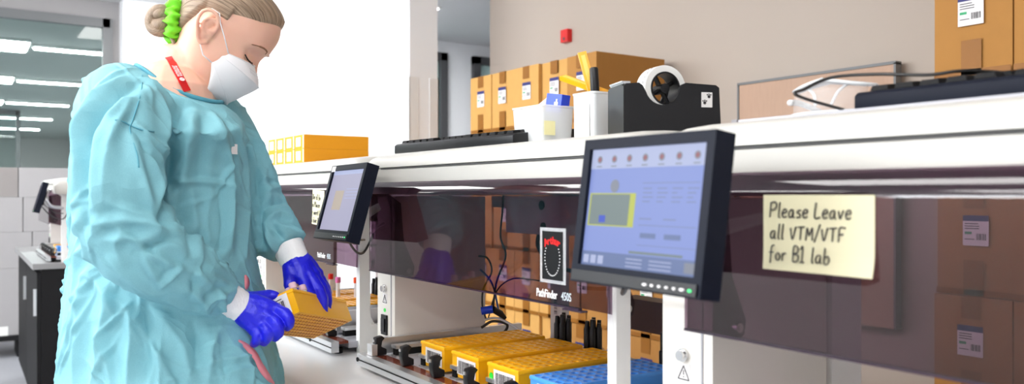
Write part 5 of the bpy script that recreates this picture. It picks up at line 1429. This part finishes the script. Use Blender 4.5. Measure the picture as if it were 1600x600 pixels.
    # red streak on the lower front of the gown
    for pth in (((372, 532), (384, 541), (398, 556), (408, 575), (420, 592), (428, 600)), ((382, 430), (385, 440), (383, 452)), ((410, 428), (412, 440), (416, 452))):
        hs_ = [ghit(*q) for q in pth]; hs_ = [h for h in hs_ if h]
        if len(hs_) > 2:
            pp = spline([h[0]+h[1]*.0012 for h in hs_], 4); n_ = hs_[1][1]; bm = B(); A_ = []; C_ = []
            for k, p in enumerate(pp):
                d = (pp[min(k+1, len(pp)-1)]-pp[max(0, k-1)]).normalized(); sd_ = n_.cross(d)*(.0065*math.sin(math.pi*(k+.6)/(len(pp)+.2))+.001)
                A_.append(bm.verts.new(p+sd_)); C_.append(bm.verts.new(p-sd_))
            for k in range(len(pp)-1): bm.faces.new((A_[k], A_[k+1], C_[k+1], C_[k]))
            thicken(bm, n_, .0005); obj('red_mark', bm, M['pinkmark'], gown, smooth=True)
    # ---------- trousers and shoes
    bm = B()
    for s in (-.085, .085):
        h = base+S*s+Vector((0, 0, .84)); tube(bm, [h, base+S*s+E*.02+Vector((0, 0, .47)), base+S*s*1.05-E*.01+Vector((0, 0, .09))], [.098, .078, .068], 18)
    tube(bm, [base+Vector((0, 0, .78)), base+Vector((0, 0, .90))], [.13, .14], 18, round_end=True)
    obj('trousers', fuse(bm, .010, 3), M['trousers'], t, smooth=True)
    for s in (-.085, .085):
        f = base+S*s*1.05; bm = B(); tube(bm, [f-E*.065+UP*.046, f+E*.05+UP*.042, f+E*.16+UP*.034], [.044, .042, .032], 16, round_end=True)
        bmesh.ops.bisect_plane(bm, geom=bm.verts[:]+bm.edges[:]+bm.faces[:], plane_co=(0, 0, .002), plane_no=(0, 0, -1), clear_outer=True)
        bmesh.ops.holes_fill(bm, edges=bm.edges); obj('shoe', bm, M['whiteenamel'], t, smooth='auto')
    # ---------- cuffs
    def cuff(a, b, r0, r1):
        bm = B(); a, b = Vector(a), Vector(b); n = 14
        pts = [a.lerp(b, k/n) for k in range(n+1)]; tube(bm, pts, [(r0+(r1-r0)*k/n)*(1+.012*math.sin(k*2.2)) for k in range(n+1)], 32)
        obj('knit_cuff', bm, M['cuff'], t, smooth='auto')
    cuff(P(338, 458, 1.40), P(376, 481, 1.43), .0320, .0285)
    cuff(P(449, 384, 1.606), P(463, 412, 1.597), .031, .0275)
    # ---------- gloves
    def glove(wrist, palm, fingers):
        bm = B()
        for (pts, rad) in palm: tube(bm, spline(pts, 3), [float(np.interp(i/3, range(len(rad)), rad)) for i in range(3*(len(pts)-1)+1)], 16, round_end=True)
        for (pts, rad) in fingers:
            pts = spline(pts, 4); tube(bm, pts, [float(np.interp(i/4, range(len(rad)), rad)) for i in range(len(pts))], 14, round_end=True)
        g = fuse(bm, .0015, 5, .5); g.verts.ensure_lookup_table(); g.normal_update()
        for v in g.verts:
            p = v.co; q = p*38; v.co = p+v.normal*(.0011*(abs(noise.noise(q))*-2+.4)+.0006*noise.noise(p*110))
        obj('glove', g, M['glove'], t, smooth=True)
    w = P(374, 481, 1.43)
    kn = [P(430, 484, 1.435), P(420, 496, 1.424), P(409, 507, 1.418), P(398, 514, 1.418)]
    glove(w, [([w, w.lerp(k, .5)+Vector((0, 0, .004))*1, k], [.0255, .0225, .0135]) for k in kn]+[([w, P(392, 470, 1.46), P(408, 466, 1.475)], [.022, .018, .012])],
     [([kn[0], P(447, 492, 1.425), P(452, 502, 1.424), P(449, 511, 1.434)], [.0120, .0108, .0102, .0085]),
      ([kn[1], P(432, 507, 1.413), P(435, 518, 1.414), P(430, 527, 1.428)], [.0122, .0112, .0105, .0085]),
      ([kn[2], P(418, 518, 1.408), P(418, 527, 1.410), P(413, 534, 1.424)], [.0118, .0108, .0100, .0082]),
      ([kn[3], P(402, 524, 1.410), P(400, 532, 1.412), P(397, 537, 1.424)], [.0108, .0096, .0088, .0075]),
      ([P(400, 466, 1.468), P(418, 462, 1.480), P(430, 462, 1.482)], [.0125, .0110, .0085])])
    w = P(459, 405, 1.60)
    kn = [P(474, 436, 1.572), P(483, 432, 1.580), P(490, 430, 1.592), P(494, 428, 1.606)]
    glove(w, [([w, w.lerp(k, .5), k], [.0265, .0240, .0145]) for k in kn]+[([w, P(455, 425, 1.578), P(453, 440, 1.572)], [.022, .0165, .0125])],
     [([kn[0], P(481, 455, 1.558), P(489, 474, 1.566), P(494, 489, 1.578)], [.0130, .0115, .0105, .0088]),
      ([kn[1], P(497, 450, 1.572), P(505, 471, 1.576), P(505, 491, 1.586)], [.0130, .0115, .0105, .0090]),
      ([kn[2], P(503, 447, 1.590), P(511, 466, 1.600), P(510, 486, 1.606)], [.0120, .0110, .0100, .0085]),
      ([kn[3], P(505, 442, 1.612), P(512, 456, 1.625), P(512, 472, 1.632)], [.0105, .0095, .0088, .0075]),
      ([P(453, 436, 1.574), P(454, 449, 1.566), P(463, 459, 1.566)], [.0128, .0112, .0090])])
    return t
person()

# the rack in the hands
O = P(468, 487, 1.462)
def V3(r, u, f): return RT*r+UP*u+FW*f
hb = V3(-.381, .878, .29); bb_ = V3(-.897, -.428, .114); 
hb.normalize(); bb_ = (bb_-hb*bb_.dot(hb)).normalized(); aa_ = V3(.224, -.217, .95); aa_ = (aa_-hb*aa_.dot(hb)-bb_*aa_.dot(bb_)).normalized()
xd = -bb_; RM = Matrix((xd, aa_, hb)).transposed()
if RM.determinant() < 0: print('FLIP')
org = O+bb_*.092
held = make_rack('orange tube rack held tilted in blue-gloved hands, perforated underside showing', org, OR, rot=RM, lab=False, group='racks in use')
mw = held.matrix_basis
bm = B(); m = mw @ plane_mtx((.056, -.0016, .0235), (1, 0, 0), (0, 0, 1)); quad(bm, m, -.026, -.019, .024, .019, 0, 0)
m2_ = m @ Matrix.Translation((.002, .0, 0)); barcode(bm, m2_ @ Matrix.Rotation(0, 4, 'Z'), -.010, -.009, .014, .008, .0005, 1, random.Random(9)); quad(bm, m, -.018, .011, .012, .0125, .0005, 1)
obj('sticker', bm, [M['label'], M['ink']], held)
bm = B(); m = mw @ plane_mtx((.046, .115, -.0008), (1, 0, 0), (0, -1, 0))
for i in range(8):
    for j in range(19): disc(bm, m, -.038+.0108*i, -.104+.0115*j, .0028, 0, 0, 10, ry=.0034, th=.0006)
obj('perforations', bm, M['orangedark'], held, kind='stuff')
pinkt = mat('pale_pink_cap', srgb(226, 190, 206), .4)
for k, (i, j) in enumerate(((4, 1), (4, 3), (3, 2), (4, 5), (3, 4), (4, 7))):
    p = mw @ Vector((.0184*(i+.5), .01917*(j+.5), .030))
    tt = thing('sample_tube', 'pink-capped clear sample tube standing in the held orange rack, %s from the viewer' % ordn((0, 2, 1, 4, 3, 5)[k]), 'sample tube', p, 'tubes in the held rack')
    r = .0058; bm = B(); tube(bm, [p, p+hb*.004, p+hb*.022], [r*.5, r, r], 12); obj('tube_body', bm, M['frost'], tt, smooth='auto')
    bm = B(); tube(bm, [p+hb*.022, p+hb*.023, p+hb*.032, p+hb*.034], [r*1.1, r*1.25, r*1.25, r], 12); obj('cap', bm, pinkt, tt, smooth='auto')


# ================================================================== LIGHT AND CAMERA
w = bpy.data.worlds.new('world'); SC.world = w; w.use_nodes = True
w.node_tree.nodes['Background'].inputs[0].default_value = (.8, .9, 1, 1); w.node_tree.nodes['Background'].inputs[1].default_value = .5
la = bpy.data.lights.new('added_key_light', 'AREA'); la.shape = 'RECTANGLE'; la.size = 4.5; la.size_y = .8; la.energy = 230; la.color = (.93, .97, 1)  # added key light, shining in through the unseen high window
lo = bpy.data.objects.new('added_key_light', la); COL.objects.link(lo); lo.location = (-3.9, -3.66, 2.4); lo.rotation_euler = (math.radians(82), 0, 0)
cam = bpy.data.cameras.new('camera'); co = bpy.data.objects.new('camera', cam); COL.objects.link(co)
cam.sensor_width = 36; cam.lens = 36*F/1600; cam.shift_y = 3/1600
cam.clip_start = .02; cam.clip_end = 100
co.matrix_basis = Matrix((RT, UP, -FW)).transposed().to_4x4(); co.matrix_basis.translation = CAM
cam.dof.use_dof = True; cam.dof.focus_distance = 1.6; cam.dof.aperture_fstop = 5.0
SC.camera = co
SC.view_settings.view_transform = 'Standard'; SC.view_settings.look = 'None'; SC.view_settings.gamma = 1; SC.view_settings.use_curve_mapping = False
SC.view_settings.exposure = 0.2
SC.cycles.transparent_max_bounces = 32; SC.cycles.max_bounces = 10; SC.cycles.diffuse_bounces = 5
SC.cycles.use_denoising = True; SC.cycles.sample_clamp_indirect = 8
